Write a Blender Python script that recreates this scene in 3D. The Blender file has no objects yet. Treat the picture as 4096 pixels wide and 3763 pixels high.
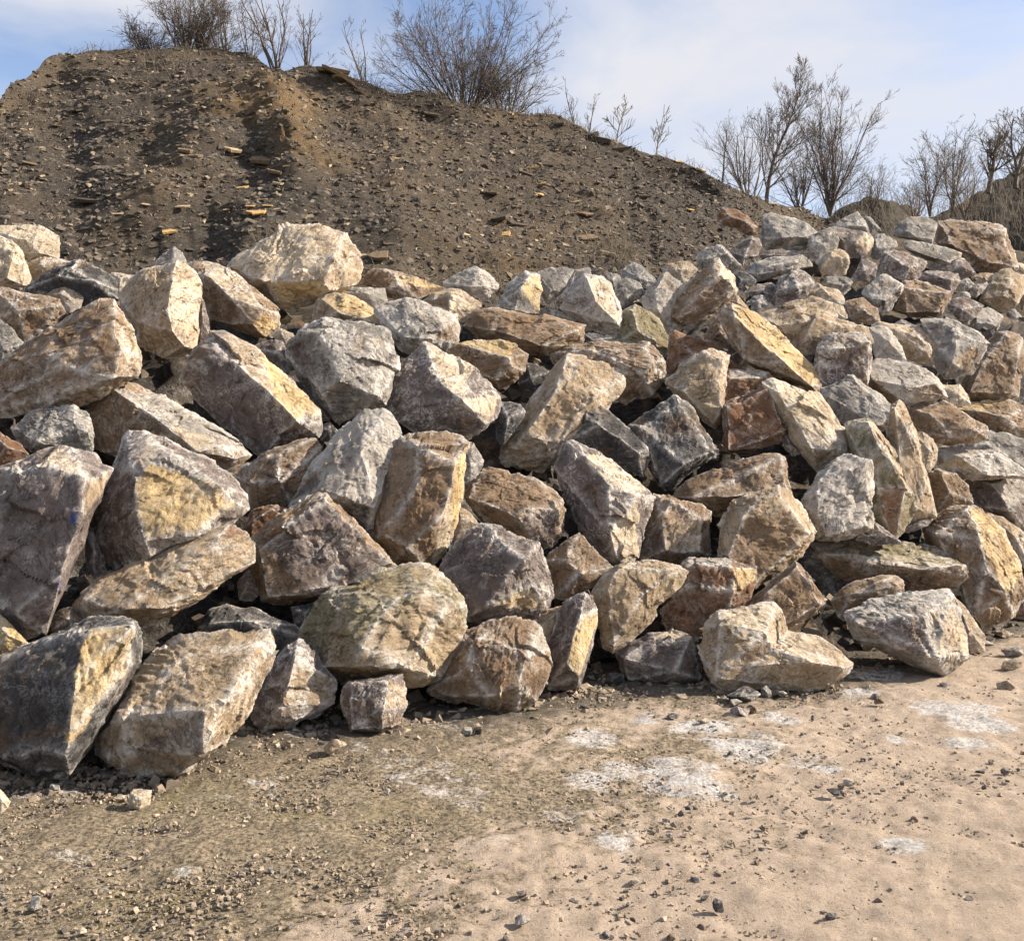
import bpy, bmesh, math, random
import numpy as np
from mathutils import Vector

# ------------------------------------------------------------------ camera, sky, sun, exposure
SC = bpy.context.scene
COL = SC.collection
F, CX, CY, YH, CAMH = 1883.0, 1024.0, 940.75, 865.0, 1.6      # photo geometry, in units of a 2048 px wide frame
cam_d = bpy.data.cameras.new('camera'); cam = bpy.data.objects.new('camera', cam_d); COL.objects.link(cam)
cam.location = (0, 0, CAMH); cam.rotation_euler = (math.radians(90), 0, 0)
cam_d.sensor_width = 36; cam_d.lens = 36 * F / 2048; cam_d.shift_y = -(CY - YH) / 2048
cam_d.clip_start = 0.05; cam_d.clip_end = 5000
SC.camera = cam
SUN_AZ, SUN_EL = math.radians(86), math.radians(33)            # azimuth from +Y (view direction) towards +X
sun_dir = Vector((math.sin(SUN_AZ) * math.cos(SUN_EL), math.cos(SUN_AZ) * math.cos(SUN_EL), math.sin(SUN_EL)))
W = bpy.data.worlds.new('World'); SC.world = W; W.use_nodes = True
wn, wl = W.node_tree.nodes, W.node_tree.links
bg = wn['Background']; bg.inputs['Strength'].default_value = 0.072
sky = wn.new('ShaderNodeTexSky'); sky.sky_type = 'NISHITA'; sky.sun_disc = False
sky.sun_elevation = SUN_EL; sky.sun_rotation = SUN_AZ; sky.air_density = 1.0; sky.dust_density = 0.8; sky.ozone_density = 2.5
tc = wn.new('ShaderNodeTexCoord'); mp = wn.new('ShaderNodeMapping'); mp.inputs['Scale'].default_value = (1, 1, 2.6)
mp.inputs['Location'].default_value = (4.2, 1.1, 0.6)
cn = wn.new('ShaderNodeTexNoise'); cn.inputs['Scale'].default_value = 2.1; cn.inputs['Detail'].default_value = 9
cn.inputs['Roughness'].default_value = 0.55; cn.inputs['Distortion'].default_value = 0.5
cr = wn.new('ShaderNodeValToRGB'); cr.color_ramp.elements[0].position = 0.40; cr.color_ramp.elements[1].position = 0.66
cmx = wn.new('ShaderNodeMix'); cmx.data_type = 'RGBA'
cmx.inputs['B'].default_value = (5.3, 5.35, 5.7, 1)
wl.new(tc.outputs['Generated'], mp.inputs['Vector']); wl.new(mp.outputs[0], cn.inputs['Vector'])
wl.new(cn.outputs['Fac'], cr.inputs[0]); wl.new(cr.outputs[0], cmx.inputs['Factor'])
tint = wn.new('ShaderNodeMix'); tint.data_type = 'RGBA'; tint.blend_type = 'MULTIPLY'; tint.inputs['Factor'].default_value = 1.0
tint.inputs['B'].default_value = (1.62, 1.42, 1.36, 1); wl.new(sky.outputs[0], tint.inputs['A']); wl.new(tint.outputs['Result'], cmx.inputs['A']); wl.new(cmx.outputs['Result'], bg.inputs['Color'])
sl = bpy.data.lights.new('sun', 'SUN'); sun = bpy.data.objects.new('sun', sl); COL.objects.link(sun)
sl.energy = 5.0; sl.angle = math.radians(0.55); sl.color = (1.0, 0.885, 0.74)
sun.rotation_euler = sun_dir.to_track_quat('Z', 'Y').to_euler(); sun.location = (20, 5, 15)
SC.cycles.diffuse_bounces = 2
SC.view_settings.view_transform = 'Standard'; SC.view_settings.look = 'None'
SC.view_settings.exposure = 1.1; SC.view_settings.gamma = 1.0; SC.view_settings.use_curve_mapping = False

rng = np.random.default_rng(7)

# ------------------------------------------------------------------ helpers
def _hash(ix, iy, iz, seed):
    h = (ix.astype(np.uint32) * np.uint32(374761393) + iy.astype(np.uint32) * np.uint32(668265263)
         + iz.astype(np.uint32) * np.uint32(2147483647) + np.uint32((seed * 974711 + 12345) & 0xffffffff))
    h = (h ^ (h >> np.uint32(13))) * np.uint32(1274126177)
    h = (h ^ (h >> np.uint32(15))) * np.uint32(2246822519)
    h = h ^ (h >> np.uint32(16))
    return h.astype(np.float64) / 2147483648.0 - 1.0

def noise(P, seed=0):
    P = np.asarray(P, float); i = np.floor(P).astype(np.int64); f = P - i
    u = f * f * f * (f * (f * 6 - 15) + 10)
    out = 0
    for dx in (0, 1):
        wx = u[:, 0] if dx else 1 - u[:, 0]
        for dy in (0, 1):
            wy = u[:, 1] if dy else 1 - u[:, 1]
            for dz in (0, 1):
                wz = u[:, 2] if dz else 1 - u[:, 2]
                out = out + wx * wy * wz * _hash(i[:, 0] + dx, i[:, 1] + dy, i[:, 2] + dz, seed)
    return out

def fbm(P, octv=4, seed=0, gain=0.5, lac=2.1):
    a, s, out = 1.0, 1.0, 0
    for k in range(octv):
        out = out + a * noise(P * s, seed + k * 7); a *= gain; s *= lac
    return out

def smooth(a, b, x):
    t = np.clip((x - a) / (b - a), 0, 1); return t * t * (3 - 2 * t)

def mesh_obj(name, V, faces, mat, parent=None, shade=True, attrs=None, loc=None):
    """V (n,3), faces (m,3|4) -> one mesh object"""
    V = np.asarray(V, np.float32); Fc = np.asarray(faces, np.int32)
    me = bpy.data.meshes.new(name)
    me.vertices.add(len(V)); me.vertices.foreach_set('co', V.ravel())
    k = Fc.shape[1]
    me.loops.add(Fc.size); me.loops.foreach_set('vertex_index', Fc.ravel())
    me.polygons.add(len(Fc)); me.polygons.foreach_set('loop_start', np.arange(0, Fc.size, k, dtype=np.int32))
    me.polygons.foreach_set('use_smooth', np.full(len(Fc), shade, dtype=bool))
    me.update(calc_edges=True)
    for nm, arr in (attrs or {}).items():
        arr = np.asarray(arr, np.float32)
        if arr.ndim == 2:
            at = me.attributes.new(nm, 'FLOAT_COLOR', 'POINT')
            c4 = np.ones((len(arr), 4), np.float32); c4[:, :3] = arr; at.data.foreach_set('color', c4.ravel())
        else:
            at = me.attributes.new(nm, 'FLOAT', 'POINT'); at.data.foreach_set('value', arr)
    if mat: me.materials.append(mat)
    o = bpy.data.objects.new(name, me); COL.objects.link(o)
    if loc is not None: o.location = loc
    if parent: o.parent = parent
    return o

def tag(o, label=None, cat=None, group=None, kind=None):
    if label: o['label'] = label
    if cat: o['category'] = cat
    if group: o['group'] = group
    if kind: o['kind'] = kind
    return o

def world(px, py, d): return np.stack([(px - CX) / F * d, d + 0 * px, CAMH - (py - YH) / F * d], -1)

# ------------------------------------------------------------------ materials
class NT:
    def __init__(s, name):
        s.m = bpy.data.materials.new(name); s.m.use_nodes = True
        s.t = s.m.node_tree; s.b = s.t.nodes['Principled BSDF']
        s.b.inputs['Specular IOR Level'].default_value = 0.25
    def n(s, typ, **kw):
        nd = s.t.nodes.new(typ)
        for k, v in kw.items():
            if k in nd.inputs: s.put(v, nd.inputs[k])
            else: setattr(nd, k, v)
        return nd
    def put(s, v, inp):
        if hasattr(v, 'is_output') or isinstance(v, bpy.types.NodeSocket): s.t.links.new(v, inp)
        else: inp.default_value = v
    def noise(s, vec, scale, detail=6, rough=0.55, dist=0.0):
        return s.n('ShaderNodeTexNoise', Vector=vec, Scale=scale, Detail=detail, Roughness=rough, Distortion=dist).outputs['Fac']
    def ramp(s, fac, a, b, lo=0.0, hi=1.0):
        return s.n('ShaderNodeMapRange', interpolation_type='SMOOTHSTEP', **{'Value': fac, 'From Min': a, 'From Max': b, 'To Min': lo, 'To Max': hi}).outputs[0]
    def math(s, op, a, b=0.5):
        nd = s.n('ShaderNodeMath', operation=op); s.put(a, nd.inputs[0]); s.put(b, nd.inputs[1]); return nd.outputs[0]
    def mix(s, fac, a, b, mode='MIX'):
        nd = s.n('ShaderNodeMix', data_type='RGBA', blend_type=mode)
        s.put(fac, nd.inputs['Factor']); s.put(a, nd.inputs['A']); s.put(b, nd.inputs['B']); return nd.outputs['Result']
    def attr(s, name, out='Color'): return s.n('ShaderNodeAttribute', attribute_name=name).outputs[out]
    def scale(s, vec, sc):
        return s.n('ShaderNodeMapping', Vector=vec, Scale=sc).outputs[0]
    def finish(s, col, bumps, rough=0.9):
        s.put(col, s.b.inputs['Base Color']); s.b.inputs['Roughness'].default_value = rough
        prev = None
        for h, dist, st in bumps:
            nd = s.n('ShaderNodeBump', Height=h, Distance=dist, Strength=st)
            if prev: s.t.links.new(prev, nd.inputs['Normal'])
            prev = nd.outputs[0]
        if prev: s.t.links.new(prev, s.b.inputs['Normal'])
        return s.m

def rgb(c): return (c[0], c[1], c[2], 1)

def rock_material():
    t = NT('rock')
    oc = t.n('ShaderNodeTexCoord').outputs['Object']; rnd = t.n('ShaderNodeObjectInfo').outputs['Random']
    off = t.math('MULTIPLY', rnd, 91.0)
    v = t.n('ShaderNodeVectorMath', operation='ADD'); t.put(oc, v.inputs[0]); t.put(off, v.inputs[1]); v = v.outputs[0]
    bed = t.n('ShaderNodeVectorRotate', rotation_type='AXIS_ANGLE', Vector=v, Angle=t.math('MULTIPLY', rnd, 6.0), Axis=(0.5, 0.7, 0.4)).outputs[0]
    st = t.scale(bed, (1.4, 1.4, 7.0))
    base = t.attr('Col'); lime = t.attr('lime', 'Fac'); edge = t.attr('edge', 'Fac')
    n1 = t.noise(v, 3.2, 9, 0.62, 0.4)
    n2 = t.noise(v, 17, 9, 0.7)
    n3 = t.noise(st, 4.5, 8, 0.65, 0.6)
    n4 = t.noise(v, 62, 5, 0.7)
    c = t.mix(1.0, base, t.n('ShaderNodeCombineColor', Red=t.ramp(n1, .25, .75, .76, 1.24), Green=t.ramp(n1, .25, .75, .75, 1.24), Blue=t.ramp(n1, .25, .75, .74, 1.22)).outputs[0], 'MULTIPLY')
    # iron staining and dark streaks along the bedding
    c = t.mix(t.math('MULTIPLY', t.ramp(t.noise(v, 1.9, 6, 0.6, 0.8), .53, .66), 0.42), c, (.27, .165, .08, 1))
    c = t.mix(t.math('MULTIPLY', t.ramp(n3, .58, .76), 0.4), c, (.065, .05, .042, 1))
    c = t.mix(t.math('MULTIPLY', t.ramp(n3, .44, .26), 0.28), c, (.40, .345, .28, 1))
    vn = t.math('ABSOLUTE', t.math('SUBTRACT', t.noise(v, 5.2, 11, .72, 1.6), .5)); vd = t.math('ABSOLUTE', t.math('SUBTRACT', t.noise(bed, 2.3, 10, .68, 1.2), .5))
    c = t.mix(t.math('MULTIPLY', t.ramp(vd, .007, .0), .6), c, (.04, .032, .027, 1))
    vw = t.math('MULTIPLY', t.math('MULTIPLY', t.ramp(vn, .022, .004), t.ramp(n1, .42, .58)), t.math('ADD', lime, .1))
    # white lime crust: blotches, specks and rubbed edges
    lm = t.math('MULTIPLY', t.ramp(t.noise(v, 4.4, 12, 0.72, 1.1), .53, .62), lime)
    sp = t.math('MULTIPLY', t.ramp(n2, .575, .68), t.math('MULTIPLY', t.ramp(n1, .38, .6), t.math('ADD', lime, .15)))
    eg = t.math('MULTIPLY', edge, t.ramp(n2, .36, .58, 0.0, .95))
    wh = t.math('MINIMUM', t.math('ADD', t.math('ADD', t.math('MULTIPLY', lm, .8), t.math('ADD', sp, vw)), eg), .92)
    c = t.mix(wh, c, (.70, .66, .60, 1))
    c = t.mix(t.math('MULTIPLY', t.ramp(n4, .48, .34), 0.5), c, t.mix(1.0, c, (.30, .27, .25, 1), 'MULTIPLY'))
    c = t.mix(t.math('MULTIPLY', t.ramp(n4, .6, .75), 0.4), c, t.mix(.5, c, (.6, .55, .46, 1)))
    pm = t.math('MULTIPLY', t.attr('paint', 'Fac'), t.ramp(n2, .40, .5))
    c = t.mix(pm, c, (.02, .055, .26, 1))
    hb = t.math('SUBTRACT', t.math('ADD', t.math('MULTIPLY', n3, .9), t.math('MULTIPLY', n2, .6)), t.math('MULTIPLY', t.ramp(vd, .012, .0), .3))
    return t.finish(c, [(hb, .03, 1.0), (n4, .012, 1.0), (t.noise(v, 170, 3, .6), .004, .8)], .88)

def ground_material():
    t = NT('quarry_floor')
    v = t.n('ShaderNodeNewGeometry').outputs['Position']
    sand = t.attr('sand', 'Fac'); crust = t.attr('crust', 'Fac'); mud = t.attr('mud', 'Fac'); moss = t.attr('moss', 'Fac')
    n1 = t.noise(v, 1.3, 8, .6); n2 = t.noise(v, 9, 10, .68, .3); n3 = t.noise(v, 55, 8, .7); n4 = t.noise(v, 190, 4, .65)
    grit = t.mix(t.ramp(n3, .36, .64), (.105, .083, .056, 1), (.45, .365, .25, 1))
    fine = t.mix(t.ramp(n2, .3, .7), (.455, .36, .27, 1), (.60, .48, .37, 1))
    m = t.ramp(t.math('ADD', t.math('MULTIPLY', t.math('SUBTRACT', n2, .5), 1.5), t.math('ADD', sand, t.math('MULTIPLY', t.math('SUBTRACT', n1, .5), .6))), .36, .62)
    c = t.mix(m, grit, fine)
    c = t.mix(t.math('MULTIPLY', t.ramp(n3, .44, .30), .8), c, (.085, .066, .05, 1))
    c = t.mix(t.math('MULTIPLY', mud, .72), c, t.mix(t.ramp(n2, .3, .7), (.075, .065, .055, 1), (.17, .145, .11, 1)))
    c = t.mix(t.math('MULTIPLY', moss, t.ramp(n2, .4, .65, 0, .55)), c, (.21, .185, .05, 1))
    stv = t.scale(t.n('ShaderNodeVectorRotate', rotation_type='AXIS_ANGLE', Vector=v, Angle=.38, Axis=(0, 0, 1)).outputs[0], (3.5, 16, 1))
    ns = t.noise(stv, 1.0, 8, .65, .4)
    cm = t.ramp(t.math('ADD', t.math('ADD', crust, t.math('MULTIPLY', t.math('SUBTRACT', ns, .5), 1.1)), t.math('ADD', t.math('MULTIPLY', t.math('SUBTRACT', n2, .5), 1.0), t.math('MULTIPLY', t.math('SUBTRACT', n3, .5), .7))), .38, .72)
    c = t.mix(t.math('MULTIPLY', cm, .95), c, t.mix(t.ramp(n3, .36, .6), (.36, .32, .28, 1), (.74, .725, .70, 1)))
    c = t.mix(t.math('MULTIPLY', t.ramp(n4, .45, .3), .5), c, t.mix(1., c, (.4, .37, .33, 1), 'MULTIPLY'))
    return t.finish(c, [(n2, .04, .8), (n3, .03, 1.0), (n4, .007, 1.0)], .93)

def mound_material():
    t = NT('shale_scree')
    v = t.n('ShaderNodeNewGeometry').outputs['Position']
    st = t.scale(t.n('ShaderNodeVectorRotate', rotation_type='AXIS_ANGLE', Vector=v, Angle=.35, Axis=(0, 1, 0)).outputs[0], (1, 1, 3.2))
    n1 = t.noise(v, .33, 7, .6, .6); n2 = t.noise(st, 3.2, 9, .7); n3 = t.noise(st, 14, 7, .75); ochre = t.attr('ochre', 'Fac')
    c = t.mix(t.ramp(n1, .35, .65), (.075, .065, .054, 1), (.145, .112, .078, 1))
    c = t.mix(t.math('MULTIPLY', ochre, t.ramp(n2, .3, .6, .25, .85)), c, (.25, .165, .08, 1))
    c = t.mix(t.math('MULTIPLY', t.ramp(n3, .54, .68), .75), c, (.29, .235, .165, 1))
    c = t.mix(t.math('MULTIPLY', t.ramp(n3, .46, .34), .8), c, (.02, .017, .015, 1))
    return t.finish(c, [(n2, .16, .9), (n3, .06, 1.0)], .95)

def plain(name, a, b, scale=8, rough=.9, bump=.01, col=False):
    t = NT(name); v = t.n('ShaderNodeTexCoord').outputs['Object']
    n = t.noise(v, scale, 6, .65)
    if col: c = t.mix(1., t.attr('Col'), t.mix(t.ramp(n, .3, .7), (.6, .6, .6, 1), (1.35, 1.3, 1.25, 1)), 'MULTIPLY')
    else: c = t.mix(t.ramp(n, .3, .7), rgb(a), rgb(b))
    return t.finish(c, [(n, bump, .7)], rough)

M_ROCK = rock_material(); M_GROUND = ground_material(); M_MOUND = mound_material()
M_CHIP = plain('shale_chip', 0, 0, 14, .9, .01, True)
M_BARK = plain('dark_bark', (.07, .058, .048), (.17, .138, .11), 20)
M_BARK2 = plain('pale_bark', (.12, .098, .075), (.25, .205, .155), 20)
M_GRASS = plain('dead_grass', (.11, .09, .062), (.22, .18, .12), 5)
M_FARHILL = plain('far_scrub_bank', (.022, .02, .015), (.075, .064, .045), 2.2, .95, .4)  # the bank's shade is put into these dark base colours

# ------------------------------------------------------------------ ground
TOE = np.array([(-600, 1600), (0, 1557), (305, 1537), (509, 1466), (712, 1456), (1018, 1425), (1150, 1395), (1323, 1364), (1578, 1374), (1832, 1333), (2048, 1252), (2300, 1180)], float)
def d_toe(px): return CAMH * F / (np.interp(px, TOE[:, 0], TOE[:, 1]) - YH)
SLOPE = .75
def surf(px, py):
    """depth of the pile's resting surface (or of the flat ground before it) along a photo ray"""
    d0 = d_toe(px); yt = np.interp(px, TOE[:, 0], TOE[:, 1])
    return np.where(py >= yt, CAMH * F / np.maximum(py - YH, 1), (CAMH + SLOPE * d0) / (SLOPE + (py - YH) / F))

def gpos(x, y):                                     # native photo pixel -> point on the flat ground
    px, py = x / 2, y / 2; d = CAMH * F / (py - YH); return (px - CX) / F * d, d
CRUST = [(2900, 2965, 75, 16), (2600, 2870, 60, 14), (2800, 2905, 110, 20), (2990, 2990, 110, 40), (3260, 3050, 110, 28), (2700, 3090, 110, 50), (2820, 3150, 110, 30),
         (2480, 3080, 60, 26), (2360, 3120, 70, 28), (2380, 2955, 70, 30), (3580, 2950, 30, 14), (3830, 2840, 120, 22), (3900, 2905, 110, 18), (3830, 2870, 60, 10), (3880, 2975, 90, 16),
         (3480, 2700, 100, 16), (3440, 2775, 55, 12), (1080, 3115, 70, 20), (1000, 3175, 110, 18), (900, 3190, 120, 14), (1700, 3095, 130, 40), (1800, 3140, 120, 40), (1900, 3200, 100, 35), (1560, 3060, 90, 30),
         (1250, 2935, 90, 18), (1790, 2900, 110, 18), (200, 3150, 110, 24), (260, 3170, 60, 20), (280, 3440, 90, 30), (410, 3550, 40, 16), (1250, 3325, 60, 20), (1960, 3370, 90, 20), (760, 3490, 50, 18),
         (3620, 3390, 60, 18), (2250, 3260, 70, 20), (2480, 3370, 70, 40), (3120, 2870, 60, 14), (1420, 2985, 50, 20), (640, 3360, 50, 14)]
def build_ground():
    def axis(lo, hi, step, a, b, k):
        m = np.arange(lo, hi, step); l = lo - np.geomspace(step, lo - a, k)[::-1]; r = hi + np.geomspace(step, b - hi, k); return np.concatenate([l, m, r])
    xs = axis(-3.2, 4.6, .022, -600, 600, 26); ys = axis(2.2, 8.6, .021, -60, 1500, 26)
    X, Y = np.meshgrid(xs, ys); x, y = X.ravel(), Y.ravel(); n = len(x)
    P = np.stack([x, y, 0 * x], -1)
    near = smooth(12, 7, np.abs(y)) * smooth(9, 5, np.abs(x))
    px = CX + x / np.maximum(y, .3) * F; py = YH + CAMH * F / np.maximum(y, .3)
    # sandy towards the lower right, gritty and darker towards the pile and lower left
    sand = .12 + .8 * smooth(-420, 620, (py - 1480) * .9 + (px - 1050) * .55 + 160 * fbm(P * 1.7, 3, 3)) * .9
    gr = smooth(0.0, .5, d_toe(np.clip(px, -600, 2300)) - y)
    mud = (1 - gr) * smooth(-.5, .3, fbm(P * 2.2, 3, 9) + .55) + .35 * smooth(1.0, 0., d_toe(np.clip(px, -600, 2300)) - y)
    moss = np.zeros(n)
    for (mx, my, a, b) in ((1560, 3260, 230, 60), (600, 3600, 230, 80), (700, 3200, 300, 70), (1200, 3250, 150, 60)):
        gx, gy = gpos(mx, my); sx = a / 2 / F * gy; sy = b / 2 * gy * gy / (CAMH * F)
        moss = np.maximum(moss, np.exp(-((x - gx) / sx) ** 2 - ((y - gy) / sy) ** 2))
    crust = np.zeros(n)
    wob = fbm(P * 6, 3, 21)
    for (mx, my, a, b) in CRUST:
        gx, gy = gpos(mx, my); sx = a * 1.35 / 2 / F * gy; sy = b * 1.5 / 2 * gy * gy / (CAMH * F)
        q = ((x - gx) / sx) ** 2 + ((y - gy) / sy) ** 2
        crust = np.maximum(crust, smooth(2.6, .0, q + .5 * wob) * (.68 if mx > 2250 else .45))
    z = .012 * fbm(P * 1.6, 3, 1) + .010 * fbm(P * 5, 4, 2) + .008 * fbm(P * 17, 3, 4) * (1.25 - sand * .7)
    # shallow tyre ruts running across the sand
    al = x * .93 - (y - 3.2) * .35; ac = x * .35 + y * .93
    z += -.014 * np.exp(-((ac - 4.15 - .04 * fbm(P * 1.2, 2, 5)) / .09) ** 2) * smooth(-.4, .6, x) - .012 * np.exp(-((ac - 4.75 - .04 * fbm(P, 2, 6)) / .08) ** 2) * smooth(0, .8, x)
    z += .006 * noise(np.stack([ac * 26, al * 3.5, 0 * x], -1), 8) * sand
    z += .008 * crust * (crust > .2)
    z = z * near
    nx, ny = len(xs), len(ys); idx = np.arange(n).reshape(ny, nx)
    q = np.stack([idx[:-1, :-1], idx[:-1, 1:], idx[1:, 1:], idx[1:, :-1]], -1).reshape(-1, 4)
    o = mesh_obj('ground', np.stack([x, y, z], -1), q, M_GROUND, attrs=dict(sand=sand, crust=crust, mud=mud, moss=moss))
    tag(o, 'sandy quarry floor with white crust patches', kind='structure')
build_ground()

# ------------------------------------------------------------------ mound behind the pile
CREST = np.array([(-700, 420), (-300, 300), (-60, 225), (0, 193), (20, 173), (81, 134), (122, 108), (180, 104), (254, 103), (336, 99), (420, 99), (490, 103), (520, 118), (570, 132), (641, 138), (705, 160), (745, 170),
                  (865, 193), (950, 207), (1030, 219), (1110, 229), (1150, 245), (1222, 276), (1290, 300), (1374, 326), (1460, 366), (1527, 392), (1590, 420), (1700, 452), (1830, 470), (2048, 500), (2400, 540)], float)
FOOTD = np.array([(-700, 9.4), (0, 9.8), (400, 10.2), (800, 11.0), (1200, 12.6), (1450, 14.0), (1600, 17.0), (2400, 22.0)], float)
def mound_cols(px):
    df = np.interp(px, FOOTD[:, 0], FOOTD[:, 1]); zf = CAMH + df * .155 - .25
    e = (YH - np.interp(px, CREST[:, 0], CREST[:, 1])) / F; s = .74
    dc = np.maximum((s * df - zf + CAMH) / (s - e), df + 1.0)
    return df, zf, dc, CAMH + dc * e
def mound_pt(px, t):
    """t 0 foot .. 1 crest .. 2 back of the plateau; returns points with relief"""
    df, zf, dc, zc = mound_cols(px)
    tt = np.clip(t, 0, 1); d = df + (dc - df) * tt; z = zf + (zc - zf) * tt ** 1.04
    ov = np.clip(t - 1, 0, 1); d = d + ov * 14; z = z - ov * 1.2
    py = YH - (z - CAMH) / d * F
    P = np.stack([(px - CX) / F * d, d, z], -1)
    body = smooth(0, .08, tt) * smooth(1.0, .9, t)
    # gullies running down the face, spurs and outcrop ledges
    u = px / 100.0 + tt * .8
    g = .15 * fbm(np.stack([u * .55, tt * .9, 0 * u], -1), 2, 31) + .03 * fbm(np.stack([u * 2.2, tt * 2.6, 0 * u], -1), 3, 33)
    def spur(x0, y0, x1, y1, w, a):
        k = np.clip((py - y0) / (y1 - y0), 0, 1); c = x0 + (x1 - x0) * k
        return a * np.exp(-((px - c) / w) ** 2) * smooth(y0 - 60, y0 + 30, py) * smooth(y1 + 90, y1 - 20, py)
    g = g + spur(500, 210, 300, 440, 90, .34) + spur(565, 220, 600, 360, 45, .28) + spur(720, 360, 770, 500, 120, .2)
    zone = np.clip(spur(545, 170, 600, 350, 70, 1.) + spur(690, 130, 700, 200, 60, .8) + spur(430, 150, 380, 260, 90, .5), 0, 1)
    lz = P[:, 2] * 2.6 + P[:, 0] * .25 + 1.2 * fbm(P * .9, 3, 45); g = g + zone * .22 * (lz - np.floor(lz)) ** .6
    led = fbm(np.stack([P[:, 0] * .7, P[:, 2] * 2.4, P[:, 1] * .4], -1), 4, 41)
    g = g + .10 * led + .035 * fbm(P * np.array([2.2, 2.2, 5.5]), 3, 43)
    nrm = np.array([0, -.6, .8])
    P = P + nrm * (g * body)[:, None]
    cr = smooth(.86, 1.0, t)
    P[:, 2] += (.10 * fbm(P * 1.3, 3, 51) - .03) * cr
    och = smooth(.05, .8, spur(540, 150, 590, 360, 70, 1.) + spur(430, 170, 330, 420, 110, .5) + spur(740, 320, 770, 500, 110, .45) + .4 * fbm(P * .5, 4, 47))
    return P, och
def build_mound():
    cs = np.concatenate([np.linspace(-700, -20, 60), np.linspace(-16, 2060, 430), np.linspace(2080, 2400, 20)])
    ts = np.concatenate([np.linspace(-.0, 1.0, 220), np.linspace(1.02, 2, 16)])
    A, B = np.meshgrid(cs, ts); P, och = mound_pt(A.ravel(), B.ravel())
    df, zf, dc, zc = mound_cols(cs)
    skirt = np.stack([(cs - CX) / F * (df - .05), df - .05, 0 * cs - .3], -1)
    idx = np.arange(A.size).reshape(A.shape)
    q = np.stack([idx[:-1, :-1], idx[:-1, 1:], idx[1:, 1:], idx[1:, :-1]], -1).reshape(-1, 4)
    k0 = A.size; sidx = k0 + np.arange(len(cs))
    q2 = np.stack([sidx[:-1], sidx[1:], idx[0, 1:], idx[0, :-1]], -1)
    V = np.concatenate([P, skirt]); och = np.concatenate([och, 0 * cs])
    o = mesh_obj('mound', V, np.concatenate([q, q2]), M_MOUND, attrs=dict(ochre=och))
    return tag(o, 'dark shale spoil mound rising behind the boulders', kind='structure')
MOUND = build_mound()

# ------------------------------------------------------------------ far bank on the right
def build_far():
    prof = np.array([(1300, 470), (1500, 440), (1580, 428), (1660, 430), (1720, 412), (1770, 398), (1815, 404), (1850, 428), (1890, 418), (1940, 392), (2000, 352), (2048, 335), (2130, 290), (2300, 230), (3500, 200)], float)
    cs = np.concatenate([np.linspace(1300, 2100, 200), np.linspace(2106, 3400, 90)]); ts = np.linspace(0, 1.6, 60)
    A, B = np.meshgrid(cs, ts); px, t = A.ravel(), B.ravel()
    D0 = np.interp(px, [1300, 1850, 2000, 2100, 2250, 2450, 2700, 3400], [30, 30, 27, 25, 24, 23, 22, 20]); D1 = D0 + np.interp(px, [1300, 1780, 2048, 2250, 2450, 3400], [8, 8, 16, 18, 20, 24])
    e = (YH - np.interp(px, prof[:, 0], prof[:, 1])) / F
    tt = np.clip(t, 0, 1); d = D0 + (D1 - D0) * t; zc = CAMH + e * D1
    z = 1.0 + (zc - 1.0) * tt ** .8 - np.clip(t - 1, 0, 1) * 2
    P = np.stack([(px - CX) / F * d, d, z], -1)
    P[:, 2] += (.25 * fbm(P * .5, 4, 61) + .1 * fbm(P * 1.7, 3, 62)) * smooth(0, .15, tt)
    idx = np.arange(A.size).reshape(A.shape)
    q = np.stack([idx[:-1, :-1], idx[:-1, 1:], idx[1:, 1:], idx[1:, :-1]], -1).reshape(-1, 4)
    o = mesh_obj('hill', P, q, M_FARHILL); tag(o, 'dark scrub covered bank far right behind the heap', kind='structure')
    return P.reshape(A.shape + (3,)), cs
FARP, FARC = build_far()

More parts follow.
